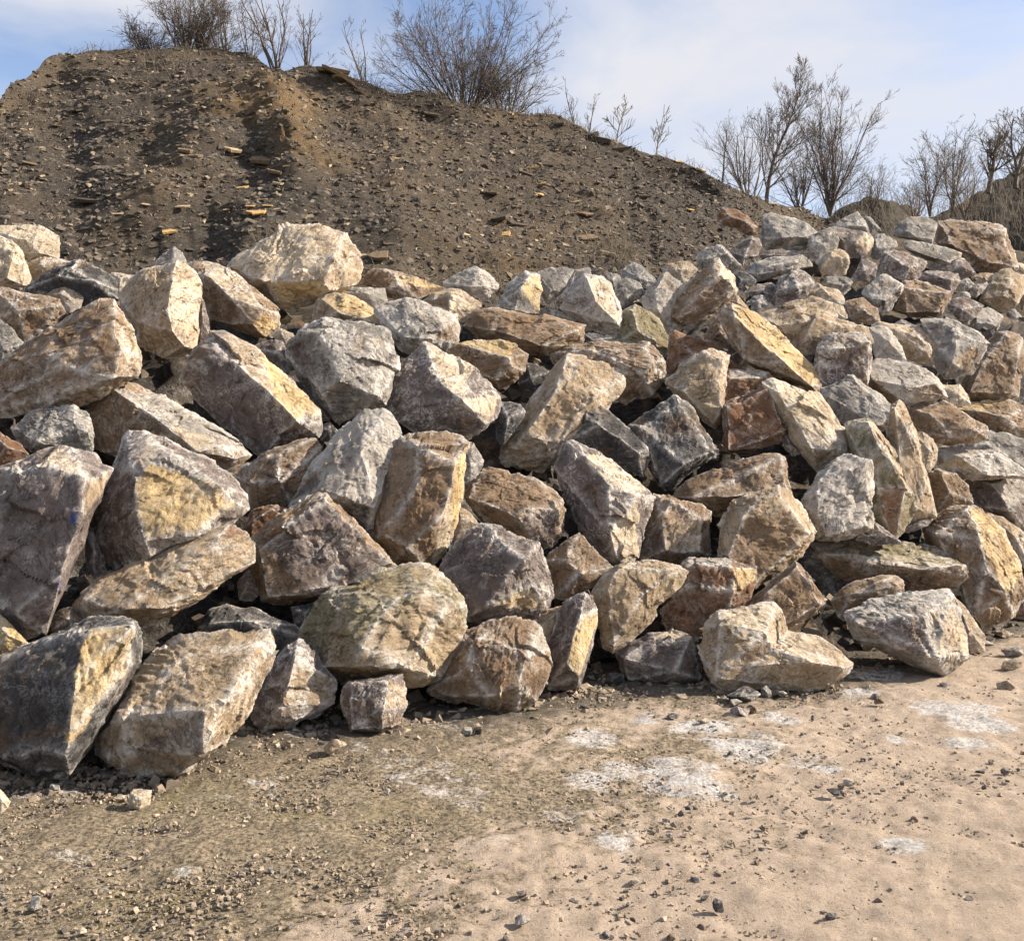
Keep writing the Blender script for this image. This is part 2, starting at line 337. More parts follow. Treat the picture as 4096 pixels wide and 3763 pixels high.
# ------------------------------------------------------------------ boulders
PAL = dict(c=(.60, .495, .355), t=(.40, .305, .20), y=(.58, .43, .22), b=(.235, .16, .098), r=(.21, .112, .06), p=(.17, .137, .124),
           g=(.24, .224, .203), s=(.062, .060, .061), w=(.42, .385, .34), o=(.255, .215, .125))
DATA = r'''
A1|c|pale cream boulder with an overhanging brow on the pile's top left corner|-32,454 0,451 57,449 95,458 120,472 115,489 116,516 54,522 -27,508;65,481,.3 81,508,.25 30,476,.3
A2|c|cream rounded boulder cut by the left frame edge below the overhanging cream boulder|-41,478 0,476 24,483 38,495 49,514 51,535 62,557 54,573 0,581 -41,579;16,557,.35 27,508,.3
A3|t|small reddish tan rock wedged right of the cream boulders at top left|51,527 81,516 114,517 146,524 122,552 81,560 58,557;89,530,.3
A4|s|black slate slab with grey sloping top near the pile's upper left crest|43,579 108,535 160,518 173,526 200,538 230,557 241,584 233,598 173,616 162,614 58,589;143,537,.3 114,552,.35 189,562,.35
A5|b|brown weathered boulder at the left edge below the black slate slab|-16,576 16,577 54,587 70,595 119,600 134,625 89,660 51,687 0,641 -16,638;62,595,.25 38,622,.4 127,614,.2
A6|t|small pinkish pointed rock leaning on the brown boulder below the black slate slab|89,591 119,573 135,570 152,581 165,596 161,615 135,625 119,602;123,587,.35
A7|g|dark grey boulder cut by the left edge above the huge brown wedge|-22,638 0,639 27,662 51,688 22,714 0,735 -22,735;8,698,.3
A8|b|huge brown wedge boulder with lit ochre right end at upper left|-41,760 0,734 49,690 89,657 168,616 200,599 230,598 254,630 271,657 283,719 280,754 189,803 146,814 27,833 -41,833;227,644,.35 238,700,.42 222,757,.4 103,725,.4 @257,698,t @249,657,t @262,725,t
A9|t|tall upright boulder with grey-ochre left face and bright cream right face|235,587 271,554 298,538 330,530 352,524 371,533 390,552 403,584 398,633 392,695 368,711 325,714 279,687 271,649 244,611;352,529,.2 342,573,.45 337,616,.5 349,660,.45 371,695,.25 273,644,.3 @373,589,c @373,644,c
A10|g|grey pointed shard sticking up behind the tall cream faced boulder|298,538 319,514 346,508 349,492 365,506 375,527 371,535 330,535;349,519,.3
A11|c|small pale rock between the black slate slab and the tall cream faced boulder|222,547 235,545 271,553 244,579 238,587;241,557,.3
A12|p|narrow purple-grey rock in shade right of the tall cream faced boulder|387,616 403,587 417,635 421,673 398,695 384,671;406,644,.3
B1|t|largest pale tan boulder perched on the crest, hollow under its right side|455,533 466,517 526,493 550,468 580,453 650,451 688,470 718,520 721,555 718,571 675,577 618,612 558,614 512,582 480,552;572,552,.45 645,558,.5 656,579,.35 666,520,.5 531,563,.4 626,493,.35 566,493,.25 @558,587,y @531,528,c @612,533,c @661,593,y
B2|b|flat brown boulder with yellow right face, right of the large perched tan boulder|721,568 737,544 748,536 785,541 842,558 894,577 872,587 840,602 775,593;785,545,.25 799,571,.4 837,600,.25 775,577,.3 @829,571,y
B3|w|light pinkish grey rock just below the large perched tan boulder's right end|675,585 704,574 748,578 768,577 776,602 753,617 710,601;734,587,.3
B4|t|ochre topped brown boulder sitting just above the heart shaped grey boulder|623,641 637,598 661,583 710,593 748,617 756,633 776,641 779,656 729,659 680,641 648,639;645,598,.25 677,625,.4 @710,614,y
B5|g|heart shaped grey boulder with white lime patches on its front|576,712 580,685 596,660 612,648 652,631 677,636 710,652 729,659 772,658 788,679 796,715 799,736 775,763 772,817 710,836 677,847 658,817 620,790 612,758 583,725;604,663,.25 648,666,.45 707,720,.5 737,696,.4 680,763,.55 639,785,.4 761,798,.35 @612,709,p @688,682,c
B6|w|flat topped pale grey boulder with a rusty brown right end|753,614 804,594 840,602 867,612 910,631 917,655 915,690 894,701 856,690 826,712 794,698 783,663 776,641 754,633;907,639,.2 864,677,.45 807,674,.45 829,625,.3 @894,669,b
B7|p|purple-brown block with sunlit cream sloping top in the pile's middle|767,793 777,755 807,733 848,685 877,696 900,714 941,737 981,766 1000,791 992,829 973,853 935,877 840,866 796,844 772,817;811,736,.1 880,766,.4 921,798,.5 971,850,.2 @883,736,c @951,804,c
B8|p|large purple boulder with a long yellow sunlit stripe along its top|364,752 390,695 417,675 455,676 491,692 518,704 558,744 602,788 645,825 646,847 634,874 612,871 566,893 523,915 508,907 450,858 396,804;434,696,.25 485,736,.4 553,801,.5 596,842,.45 @531,750,y @585,804,y @564,771,y @504,717,y @472,696,t
B9|b|long brown boulder with orange-cream top below left of the large perched tan boulder|368,533 390,521 422,527 450,544 472,549 510,579 553,614 561,628 558,650 542,671 526,673 477,660 425,641 406,587;423,558,.3 464,598,.45 528,620,.45 504,650,.45 526,669,.2 @472,571,c @542,641,y
B10|p|small dark purple rock directly left of the heart shaped boulder|505,696 537,678 566,685 577,709 585,733 572,758 558,758 518,717;558,706,.3
B11|t|small tan rock peeking above the dark purple rock beside the heart shaped boulder|542,671 558,656 585,666 591,677 577,696 566,686;564,669,.3
B12|p|small brown-grey rock squeezed between the yellow striped purple and heart shaped boulders|596,785 612,774 634,804 648,806 660,825 660,843 639,847 612,815;639,815,.3
C1|t|pinkish boulder with rough sunlit front, above the left end of the white speckled slab|843,602 868,587 900,577 919,578 932,589 954,602 964,614 946,626 923,646 916,639 903,627 870,615;900,591,.35 899,623,.3 @922,607,c @876,602,b
C2|w|rounded grey-white boulder with rusty lower corner on the middle of the crest|888,564 911,547 954,534 984,553 997,569 995,580 978,593 951,599 927,583 895,572;941,574,.4 957,539,.2 970,572,.35
C3|g|grey boulder with grooved ochre right face standing on the crest|993,615 1006,585 1019,564 1049,541 1065,546 1080,547 1083,580 1076,602 1077,627 1052,629 1030,623;1061,550,.25 1041,577,.5 1031,618,.3 @1062,591,y
C4|g|smooth grey boulder between the grooved ochre faced one and the pale triangular one|1076,545 1106,535 1138,536 1146,542 1135,572 1125,585 1095,610 1084,591 1081,558;1100,583,.4 1116,580,.3
C5|w|pale triangular boulder with bright right flank just below the crest|1119,616 1138,585 1167,549 1206,556 1222,569 1235,607 1245,634 1233,675 1206,666 1187,658 1149,637;1173,556,.3 1192,602,.5 1234,648,.35 1160,629,.3 @1211,591,c
C6|g|thin grey slab leaning behind the pale triangular boulder|1138,558 1149,539 1179,535 1184,550 1165,556 1144,585 1116,618 1098,612 1116,588;1144,569,.3
C7|g|tiny grey rock on the crest right of the pale triangular boulder's tip|1206,556 1219,545 1240,550 1241,566 1231,585 1222,569;1225,558,.3
C8|g|small rounded grey boulder directly right of the pale triangular boulder|1231,591 1237,566 1254,554 1279,566 1287,580 1281,595 1249,615 1241,616 1234,604;1273,577,.3 1252,596,.35
C9|g|grey crest boulder with brown flank above the small rounded grey boulder|1237,556 1254,531 1268,525 1292,537 1311,558 1314,569 1287,583 1276,569 1254,558;1279,556,.35
C10|t|tan rock lying against the mound foot left of the tilted brown block|1322,539 1333,528 1376,521 1387,531 1395,539 1371,572 1344,558;1360,539,.3
C11|w|rough pale boulder with sunlit crown left of the tilted brown block|1284,602 1292,577 1314,564 1333,545 1371,572 1357,591 1344,612 1341,639 1344,664 1325,642 1287,618;1311,580,.3 1314,618,.35
C12|o|olive pointed boulder below right of the pale triangular boulder|1229,688 1234,650 1245,623 1271,607 1290,618 1319,639 1330,661 1340,680 1336,699 1327,711 1309,699 1279,691;1265,618,.25 1276,661,.45 1306,683,.4
C13|s|small dark slate rock under the pale triangular boulder|1167,666 1187,666 1206,672 1229,675 1227,692 1171,694;1184,680,.3
C14|b|long brown slab heavily speckled with white in the pile's upper middle|922,652 954,623 989,617 1079,629 1138,643 1168,650 1167,680 1154,692 1111,702 1095,711 1062,707 1035,691 1006,683 957,677 930,658;989,623,.15 1133,648,.35 1157,658,.3 1089,691,.45 981,658,.45
C15|b|brown boulder with a bright yellow top below the white speckled slab|897,704 914,689 949,680 997,681 1027,691 1054,711 1050,742 1030,761 1000,780 981,769 941,740 895,715;941,694,.2 1019,717,.5 1022,734,.4 992,761,.3 @995,694,y @968,688,y @1022,699,y
C16|b|wide brown boulder with white veins behind the large tan leaning boulder|1095,707 1114,694 1160,688 1227,688 1298,685 1309,696 1330,723 1330,761 1300,788 1260,800 1238,799 1198,750 1111,740;1290,694,.25 1290,748,.5 1309,726,.45 1184,702,.3 1246,734,.4
C17|t|large tan leaning boulder in the pile's centre with its foot down left|996,915 1008,888 1035,853 1057,815 1073,783 1108,740 1135,711 1152,714 1208,731 1246,756 1244,775 1219,822 1198,842 1130,910 1084,948 1027,937 1000,926;1133,718,.2 1111,783,.45 1054,867,.45 1184,794,.4 1116,888,.4
C18|s|dark slate triangular boulder in front of the large tan leaning boulder|1138,883 1168,829 1173,804 1195,807 1222,829 1257,864 1300,894 1298,910 1292,942 1284,953 1219,926 1192,905 1160,894;1171,837,.3 1198,850,.45 1279,905,.35
C19|s|small dark rock in the gap left of the large tan leaning boulder's top|1035,767 1054,726 1076,729 1098,744 1089,764 1073,783 1052,780;1062,756,.35
C20|s|dark broken rock deep in the gap right of the purple-brown cream topped block|1000,804 1019,804 1041,810 1052,823 1035,853 1008,891 995,880 989,829;1016,834,.3
C21|g|thin pale rock slice lying between the white speckled slab and the pale triangular boulder|1076,623 1095,612 1135,629 1157,643 1116,642 1079,631;1111,629,.3
D1|b|tilted brown block perched high with a cream sunlit edge|1335,629 1343,605 1376,564 1408,535 1427,518 1438,517 1452,532 1468,553 1476,581 1473,591 1452,608 1419,635 1381,656 1351,643;1427,529,.35 1441,545,.5 1468,581,.45 1351,635,.3 1441,605,.35 @1454,551,c @1462,564,c @1443,529,c
D2|b|long brown slab with bright yellow grooved face sloping down to the right|1437,637 1441,624 1465,605 1500,621 1525,635 1549,654 1584,691 1611,719 1638,748 1644,770 1635,786 1606,775 1571,756 1533,743 1495,729 1479,713 1465,691 1457,664;1468,632,.4 1511,675,.5 1571,729,.45 1619,770,.25 1489,719,.3 @1533,670,y @1603,732,y @1484,627,y
D3|t|small tan chip between the tilted brown block and the yellow grooved slab|1460,602 1475,590 1489,605 1501,622 1473,621;1476,605,.3
D4|b|dark brown rock shaded beneath the tilted brown block|1408,675 1430,637 1443,627 1462,664 1473,689 1473,702 1435,691 1414,686;1441,664,.3
D5|r|rust and purple boulder behind the shield shaped one|1331,746 1341,670 1351,662 1381,673 1408,685 1433,686 1462,710 1487,739 1443,746 1381,748;1381,708,.25 1430,705,.2
D6|t|shield shaped grey-tan boulder pointing downward, right of centre|1332,756 1368,727 1403,700 1419,698 1446,706 1457,713 1452,735 1447,789 1446,827 1433,859 1419,854 1389,819 1362,792 1349,790 1332,770;1446,719,.4 1439,754,.45 1441,819,.35 1368,783,.35 1427,851,.2 1406,705,.3
D7|r|small flat rock with white top and rust red front beside the shield shaped boulder|1443,759 1446,746 1460,740 1538,744 1544,758 1522,767 1489,786 1457,805 1447,797;1460,758,.35 1487,756,.35 1519,756,.25 @1495,748,w
D8|r|rusty red-brown squared block with flat streaked face|1447,827 1447,809 1468,800 1538,773 1552,805 1571,856 1571,870 1562,889 1506,897 1460,908 1449,902;1460,900,.4 1454,813,.4 1535,778,.35 1567,862,.45
D9|c|long pale cream boulder leaning on the rusty squared block|1525,767 1549,757 1592,770 1638,792 1663,819 1687,856 1717,886 1719,897 1711,908 1671,913 1663,930 1635,943 1606,905 1584,881 1571,854 1552,805 1538,775;1665,878,.45 1668,897,.4 1622,897,.5 1557,786,.3 @1679,897,g @1638,919,b
D10|p|small dark purple rock between the rusty squared block and the long cream boulder's foot|1568,862 1581,873 1603,908 1584,913 1565,892;1581,892,.3
D11|p|purple-grey squared boulder with pale flat top, right of the yellow grooved slab|1631,713 1635,689 1665,667 1730,666 1741,681 1744,708 1740,746 1736,773 1706,762 1644,781 1629,746;1638,705,.3 1679,697,.45 1736,689,.4 @1692,681,w
D12|g|smooth grey diamond shaped slab below the purple-grey squared boulder|1641,783 1695,751 1706,751 1760,792 1795,824 1790,840 1765,867 1733,848 1687,848 1660,819;1706,756,.2 1784,827,.35 1757,854,.4 1649,786,.2 @1782,846,t
D13|t|tan ridged boulder just behind the purple-grey squared boulder|1596,702 1603,664 1633,627 1649,629 1695,643 1736,654 1745,681 1733,691 1635,700 1630,710 1611,716;1631,635,.35 1614,670,.35 1679,648,.3
D14|t|broad tan boulder right of the yellow grooved slab's upper end|1514,627 1552,613 1595,602 1638,605 1665,616 1676,632 1633,637 1606,664 1596,700 1581,689 1549,654;1606,643,.35 1557,651,.3 1598,610,.2
D15|t|tan rock peeking over the top of the broad tan boulder|1600,605 1625,590 1638,599 1665,604 1687,613 1696,640 1671,637 1638,610;1660,616,.3
D16|b|rounded brown banded rock at the far heap's foot|1690,605 1706,598 1727,597 1755,618 1760,643 1738,648 1706,647 1694,637;1722,616,.35 1700,632,.25
E1|r|rust brown boulder resting on the dark mound's lower slope|1435,430 1446,416 1470,419 1489,427 1498,444 1519,457 1516,468 1496,470 1473,457 1436,445;1492,442,.3 1460,434,.3
E2|g|large grey boulder with dark underside at the far heap's left summit|1521,476 1530,430 1545,426 1581,435 1602,443 1633,465 1617,476 1616,489 1564,491 1532,500 1525,491;1610,451,.2 1614,474,.4 1528,478,.3 1564,474,.45 @1564,483,p
E3|p|dark brown-grey boulder leaning left of the far heap's large left summit boulder|1458,502 1479,485 1504,472 1519,479 1523,491 1515,512 1496,525 1485,533 1470,521;1504,478,.2 1489,514,.4
E4|g|grey triangular boulder directly behind the tilted brown block|1391,517 1402,504 1432,488 1440,489 1456,500 1470,519 1484,536 1466,544 1413,544 1400,536;1440,493,.25 1455,506,.35 1413,517,.3
E5|g|thin flat grey stone under the far heap's large left summit boulder|1564,492 1566,486 1595,486 1616,493 1614,498 1600,502 1570,500;1593,493,.35
E6|p|flat purple-brown stone just below the thin flat grey stone on the far heap|1520,510 1540,502 1562,497 1572,502 1576,512 1545,517 1523,517;1545,510,.3
E7|g|small grey sliver just right of the flat purple-brown stone on the far heap|1570,504 1578,500 1602,503 1621,514 1617,521 1576,514;1593,508,.3
E8|g|long low grey boulder with white streaks on the far heap's left|1492,544 1508,525 1536,517 1576,516 1606,509 1616,521 1621,534 1580,544 1557,552 1538,555 1515,565 1506,557;1591,521,.35 1581,538,.35 1536,533,.35 1515,550,.3
E9|s|dark rounded rock behind the right edge of the tilted brown block|1464,544 1481,541 1496,548 1511,557 1513,563 1504,576 1483,586 1475,582 1470,561;1483,559,.35
E10|p|purple layered rock above the yellow grooved slab, left of the humped purple-grey boulder|1485,586 1513,569 1542,564 1552,569 1551,582 1542,606 1525,595 1508,591;1527,580,.3
E11|g|small grey rock touching the top of the yellow grooved slab's upper end|1492,605 1508,591 1525,591 1542,610 1519,625 1511,627 1498,618;1517,603,.3
E12|p|purple-grey boulder with humped back at the far heap's foot|1551,574 1559,561 1583,540 1598,536 1614,546 1629,563 1623,576 1602,603 1576,608 1551,616 1543,605 1549,586;1583,548,.3 1595,570,.4 1553,582,.3
E13|t|dull tan boulder behind the broad tan boulder, right of the humped purple-grey one|1600,601 1614,582 1634,567 1650,572 1676,580 1688,593 1688,610 1670,610 1623,599 1602,605;1652,584,.35 1642,595,.3
E14|g|grey wedge rock below the light brown trapezoid block on the far heap|1644,569 1655,553 1695,555 1705,565 1688,589 1670,582;1684,570,.35 1655,565,.2
E15|t|light brown trapezoid block in the middle of the far heap|1636,533 1648,514 1665,497 1686,500 1697,508 1699,529 1693,552 1670,551 1644,546;1663,512,.35 1695,517,.3 1640,531,.2
E16|g|dark grey block left of the far heap's rounded brown-bellied boulder|1616,483 1623,472 1648,459 1669,453 1678,476 1676,495 1665,500 1648,514 1634,531 1621,512;1623,483,.35 1657,476,.35
E17|p|rounded boulder with brown belly near the far heap's top|1659,468 1670,453 1697,459 1728,463 1740,466 1748,480 1743,493 1730,508 1709,517 1697,512 1676,493 1661,476;1672,466,.35 1729,465,.35 1714,483,.4 1686,481,.4 @1741,480,c
E18|g|grey peaked boulder crowning the far heap's middle|1661,452 1689,436 1714,425 1726,436 1740,459 1735,466 1708,462 1670,457;1731,453,.3 1712,451,.35
F1|g|thin grey slab leaning right of the far heap's peaked grey boulder|1730,432 1740,434 1764,461 1743,467 1739,461;1747,449,.3
F2|g|grey topped rock right of the brown-bellied boulder on the far heap|1751,472 1760,469 1779,473 1793,483 1795,493 1779,498 1772,506 1755,521 1742,514 1745,495;1754,495,.35 1774,495,.35 @1757,508,p
F3|g|domed grey speckled boulder left of the far heap's biggest brown boulder|1786,463 1800,447 1815,435 1838,432 1861,438 1875,446 1872,464 1868,483 1863,491 1840,485 1829,480 1808,476 1789,472;1831,474,.35 1865,480,.25 1815,461,.35
F4|b|biggest brown boulder of the far heap, angular, at its right summit|1872,485 1874,444 1901,437 1908,441 1963,451 2001,451 2010,459 2018,485 2026,506 2035,533 2029,542 1999,544 1990,548 1959,544 1940,529 1923,517 1880,495;2008,462,.25 2014,495,.35 2028,536,.25 1973,459,.3 1906,491,.4 1982,523,.4
F5|g|flat grey slab lying against the far heap's biggest brown boulder|1808,489 1817,480 1850,488 1887,493 1923,506 1923,512 1899,529 1893,532 1868,525 1834,512 1812,498;1834,504,.35 1899,525,.35 1916,508,.2
F6|p|dark purple rock beneath the flat grey slab on the far heap|1855,531 1868,525 1895,533 1925,516 1939,527 1954,548 1921,559 1916,550 1861,542;1925,533,.35
F7|p|purple-brown block with pale sloping top in the far heap's middle|1753,550 1759,523 1768,504 1787,500 1815,508 1853,523 1850,536 1834,559 1812,563 1804,570 1778,557;1774,508,.3 1819,536,.45 1810,559,.3
F8|w|white speckled boulder with dark lower sides in the far heap|1725,588 1736,570 1760,550 1774,549 1793,561 1804,570 1800,591 1778,627 1766,633 1760,620 1743,601;1772,602,.5 1802,570,.3 1742,598,.35 @1760,614,s @1787,599,s
F9|b|brown squared block right of the white speckled boulder on the far heap|1790,620 1800,595 1804,570 1810,561 1829,560 1867,570 1899,584 1897,599 1884,616 1882,631 1844,636 1821,633;1808,576,.4 1893,588,.4 1878,623,.4 1815,623,.35 1812,565,.2
F10|p|brown rock with ragged top behind the brown squared block on the far heap|1834,561 1846,546 1857,542 1886,543 1916,547 1921,561 1906,586 1899,593 1895,586 1867,574;1878,554,.35 1903,561,.35
F11|p|rounded purple-brown rock right of the brown squared block on the far heap|1895,606 1903,599 1927,593 1944,599 1969,612 1957,623 1948,637 1921,644 1906,629 1896,618;1925,618,.4
F12|g|small grey rock under the left foot of the far heap's biggest brown boulder|1916,565 1933,553 1948,567 1942,580 1925,580;1933,567,.3
F13|g|small grey rock tucked left of the sunlit tan boulder near the right edge|1940,576 1952,569 1973,564 1977,569 1963,584 1952,597 1942,589;1957,578,.35
F14|t|small tan rock between the biggest brown boulder and the sunlit tan boulder|1942,552 1959,547 1988,546 1982,563 1963,569 1948,567;1963,555,.3
F15|g|tiny grey stone on top of the rounded purple-brown rock on the far heap|1914,593 1927,582 1939,586 1942,595 1921,597;1929,589,.3
F16|t|sunlit tan boulder with angular nose near the right edge of the far heap|1957,601 1971,580 1986,557 2001,541 2020,538 2048,550 2050,580 2039,605 2028,614 2009,625 1993,620 1963,606;2024,561,.3 2009,591,.5 2035,605,.35 1963,599,.2 @1993,574,t
F17|b|brown rock cut by the right frame edge beside the sunlit tan boulder|2039,605 2045,582 2058,570 2071,618 2046,622;2050,599,.3
F18|c|small cream rock at the right edge below the biggest brown boulder|2033,542 2035,525 2045,527 2062,536 2062,550 2046,550;2043,536,.3
F19|w|pale grey squared block below the sunlit tan boulder of the far heap|1940,652 1950,627 1957,616 1976,615 2007,630 2001,648 1993,659 1988,673 1976,686 1965,682 1957,667;1993,650,.4 1953,644,.35 1954,627,.2
F20|g|tiny grey stone left of the pale grey squared block on the far heap|1921,644 1927,633 1940,634 1939,652 1927,650;1933,639,.3
F21|g|grey rock cut by the right edge beside the pale grey squared block|2009,641 2016,623 2029,618 2048,637 2062,652 2058,673 2039,663 2018,650;2035,644,.35
F22|t|tan boulder with brown belly and pointed bottom just below the far heap|1745,650 1759,643 1785,648 1812,652 1859,659 1880,673 1899,688 1899,699 1882,720 1868,731 1848,730 1819,722 1810,699 1793,682 1781,661;1789,659,.25 1842,675,.4 1850,703,.5 1867,729,.2
F23|w|smooth pale grey slab between the purple-grey squared and pointed tan boulders|1738,656 1755,653 1774,655 1787,665 1802,692 1817,726 1793,724 1770,720 1749,716 1759,684 1745,671;1778,684,.3
F24|g|large boulder half grey and half ochre-brown near the right edge|1842,639 1868,635 1897,639 1920,646 1952,663 1963,675 1975,688 1969,705 1952,726 1940,750 1887,760 1872,739 1887,718 1893,699 1887,684 1859,659;1910,656,.35 1912,694,.45 1906,726,.4 1956,684,.35 @1937,703,t
F25|g|small grey rock behind the top of the tan boulder with pointed bottom|1787,648 1802,638 1814,646 1842,656 1812,656;1806,646,.3
F26|p|dark purple rock in the gap right of the light brown trapezoid block|1702,561 1723,517 1753,527 1753,552 1736,565;1728,540,.3
G1|g|grey flat topped rock under the huge brown wedge at left|26,856 60,825 108,813 152,812 173,826 184,840 187,899 173,908 130,899 89,899 57,908 35,883;146,853,.4 78,883,.45 152,821,.2 173,864,.3
G2|b|long diagonal slab with brown left end and pale top|183,872 187,835 193,805 189,783 206,770 249,767 287,780 325,786 379,818 438,856 473,883 500,908 471,916 468,927 455,945 417,937 395,927 319,921 238,917 200,905 184,889;225,778,.3 306,832,.5 398,905,.55 433,894,.45 468,916,.25 @352,829,w @419,864,w @384,878,c
G3|r|small rusty rock at the left edge under the huge brown wedge|-22,862 0,864 16,875 41,889 57,910 27,929 0,937 -22,937;14,894,.35
G4|p|huge leaning grey-brown slab at left with blue paint marks|-54,959 0,933 35,922 70,905 130,890 152,901 187,918 221,943 211,962 189,1005 168,1046 152,1073 135,1132 108,1208 92,1273 49,1267 16,1240 -5,1230 -54,1208;70,927,.3 108,940,.4 173,956,.5 162,1043,.45 122,1148,.4 32,1230,.25 -14,1046,.3 @149,927,c @187,981,t
G5|p|large boulder with bright yellow fractured front and purple top|179,1067 187,1024 230,975 235,943 238,910 252,867 292,858 319,870 327,883 368,910 406,935 455,948 473,964 496,991 498,1019 471,1048 414,1062 398,1081 379,1100 335,1124 292,1135 254,1143 225,1143 200,1113 181,1086;295,867,.15 303,927,.4 271,956,.5 271,1019,.6 290,1081,.55 300,1113,.4 433,973,.5 471,1005,.3 400,1067,.4 @352,1019,y @319,1046,y @392,1005,y @338,970,y @352,1073,y @230,1046,p @352,937,w @433,991,y @444,1019,y @379,1046,y @325,1005,y @419,1040,y @298,991,y
G6|t|long brown boulder lying under the yellow fronted boulder|146,1213 168,1178 216,1151 249,1146 335,1124 406,1067 455,1048 487,1067 503,1092 501,1124 460,1154 406,1197 335,1232 279,1248 216,1235 162,1240 149,1230;176,1202,.3 244,1219,.45 338,1213,.35 271,1162,.3 422,1094,.3 @352,1230,b @460,1073,r
G7|p|narrow purple rock in shade between the blue-marked slab and the yellow fronted boulder|168,1054 184,1056 200,1113 216,1146 189,1159 173,1132;187,1100,.3
G8|y|small ochre rock at the left edge behind the black front boulder|-22,1232 0,1230 24,1251 46,1275 58,1289 0,1311 -22,1311;16,1270,.3
G10|s|small black rock in the gap above the black front boulder|103,1235 116,1221 143,1213 160,1240 152,1257 103,1262;135,1235,.3
G9|s|black slate rock deep in shadow behind the white crusted front slab|398,1258 422,1220 452,1206 506,1217 555,1239 590,1250 598,1271 544,1309 479,1290 398,1290;493,1242,.35 425,1247,.3
H1|b|dark brown boulder in shade below the yellow striped purple boulder|457,941 506,922 541,903 593,879 631,874 644,895 625,947 604,977 587,1014 544,1020 501,1020 482,974;555,909,.25 560,960,.35 490,966,.2
H2|w|pale grey-green leaning slab with dark lower end, left of centre|577,1012 590,985 620,933 669,871 696,847 725,825 763,825 790,852 800,876 788,920 769,955 758,998 752,1020 747,1069 731,1074 669,1025 644,998 582,1017;641,974,.4 685,993,.5 748,1016,.45 625,936,.2 723,906,.45 @696,1028,s @601,993,s
H3|b|tall rust-brown layered boulder with white streak and yellow right edge|750,1052 754,1014 769,960 790,920 793,903 801,879 828,870 890,868 925,879 934,891 931,918 929,943 930,970 918,1008 904,1027 907,1070 891,1100 866,1138 825,1133 785,1123 750,1082;839,901,.3 828,977,.45 909,928,.45 901,977,.45 885,1023,.45 817,1096,.4 760,1069,.3 @923,947,y @847,933,b @926,920,y @920,974,y @890,1055,c
H4|b|angular rusty boulder with white patches above the olive front boulder|495,1117 501,1082 533,1055 577,1017 636,989 655,989 669,1009 696,1041 723,1077 758,1104 798,1131 750,1166 641,1198 544,1201 525,1196 509,1160;650,998,.35 777,1125,.35 652,1188,.4 514,1098,.4 539,1190,.35 @614,1069,p
H5|r|small rusty rock behind the angular rusty boulder's left corner|490,1055 497,1031 506,1017 555,1009 575,1018 541,1055 503,1082;541,1020,.3 506,1041,.3
H6|s|small black rock between the yellow striped purple boulder and the grey-green slab|641,852 660,844 677,863 663,885 641,882;658,863,.3
H8|p|small purple rock in shadow under the angular rusty boulder's left side|474,1166 498,1139 520,1182 506,1201 479,1201;495,1169,.3
I1|g|small grey-brown rock right of the tall rust-brown layered boulder's top|928,883 946,886 956,910 969,924 958,945 942,981 926,983 923,940;942,929,.3
I2|b|brown faceted block with pale veins in the pile's centre|934,991 945,970 964,937 977,935 1037,948 1056,949 1083,962 1110,983 1123,999 1126,1073 1110,1091 1080,1102 1061,1083 1037,1070 980,1062 958,1037;941,997,.3 991,1016,.4 1039,1035,.5 1050,1018,.5 1115,1018,.35 @1080,1064,p
I3|t|small tan rock below left of the brown faceted block|905,1027 915,1010 939,1024 961,1054 923,1073 910,1094 901,1089;923,1037,.3
I4|p|wavy surfaced purple-grey boulder with ochre right side|877,1143 904,1102 928,1062 964,1048 980,1059 1012,1070 1045,1083 1076,1086 1085,1127 1104,1156 1110,1192 1096,1219 1061,1224 1012,1248 934,1248 915,1200;1072,1091,.25 1045,1119,.55 1012,1159,.55 977,1210,.5 934,1240,.3 1066,1173,.4 @1039,1186,y @1012,1213,y
I5|b|brown triangular boulder in shade below the grey tongue shaped boulder|1085,1119 1121,1091 1158,1064 1188,1100 1221,1137 1194,1165 1167,1186 1137,1200 1107,1197 1099,1156;1131,1119,.25 1161,1146,.3
I6|p|grey tongue shaped boulder with bright cream upper right side|1108,937 1121,918 1131,886 1148,883 1194,902 1240,937 1294,978 1307,997 1296,1043 1275,1081 1271,1124 1242,1132 1226,1135 1194,1113 1172,1081 1142,1027 1129,994 1123,978;1169,910,.35 1202,951,.45 1218,972,.5 1272,991,.45 1221,1070,.5 1237,1127,.25 @1229,937,c @1256,1051,c @1250,978,c
I9|p|slim upright boulder split into grey left and yellow right faces|1091,1362 1094,1297 1110,1275 1115,1229 1134,1202 1167,1185 1185,1197 1196,1221 1194,1240 1181,1292 1180,1308 1169,1340 1158,1378 1150,1384 1094,1378;1167,1190,.2 1161,1235,.5 1148,1270,.55 1134,1324,.55 1157,1357,.4 @1175,1235,y @1156,1321,y @1161,1294,y @1183,1227,y @1167,1267,y @1175,1281,y
I10|t|small tan block behind the slim grey and yellow boulder|1045,1238 1088,1221 1131,1210 1121,1229 1115,1254 1112,1281 1094,1302 1085,1278 1080,1254;1084,1251,.3
I14|y|small pointed ochre rock behind the wavy purple-grey boulder|1031,1075 1050,1060 1064,1083 1066,1102 1045,1091;1050,1078,.3
J1|s|black front boulder with a yellow split face at bottom left|-54,1327 0,1308 60,1289 133,1263 152,1253 176,1235 203,1232 238,1240 268,1238 287,1272 290,1289 284,1321 260,1354 208,1427 187,1486 149,1543 130,1559 57,1551 0,1519 -54,1513;143,1268,.3 150,1364,.55 135,1473,.55 130,1502,.5 143,1548,.25 173,1264,.35 262,1256,.35 260,1327,.3 227,1362,.25 @176,1364,y @238,1297,y @211,1267,c @162,1419,y @152,1459,y @189,1324,y @195,1289,y @244,1337,y @216,1337,y @189,1405,y @168,1316,y @162,1386,y
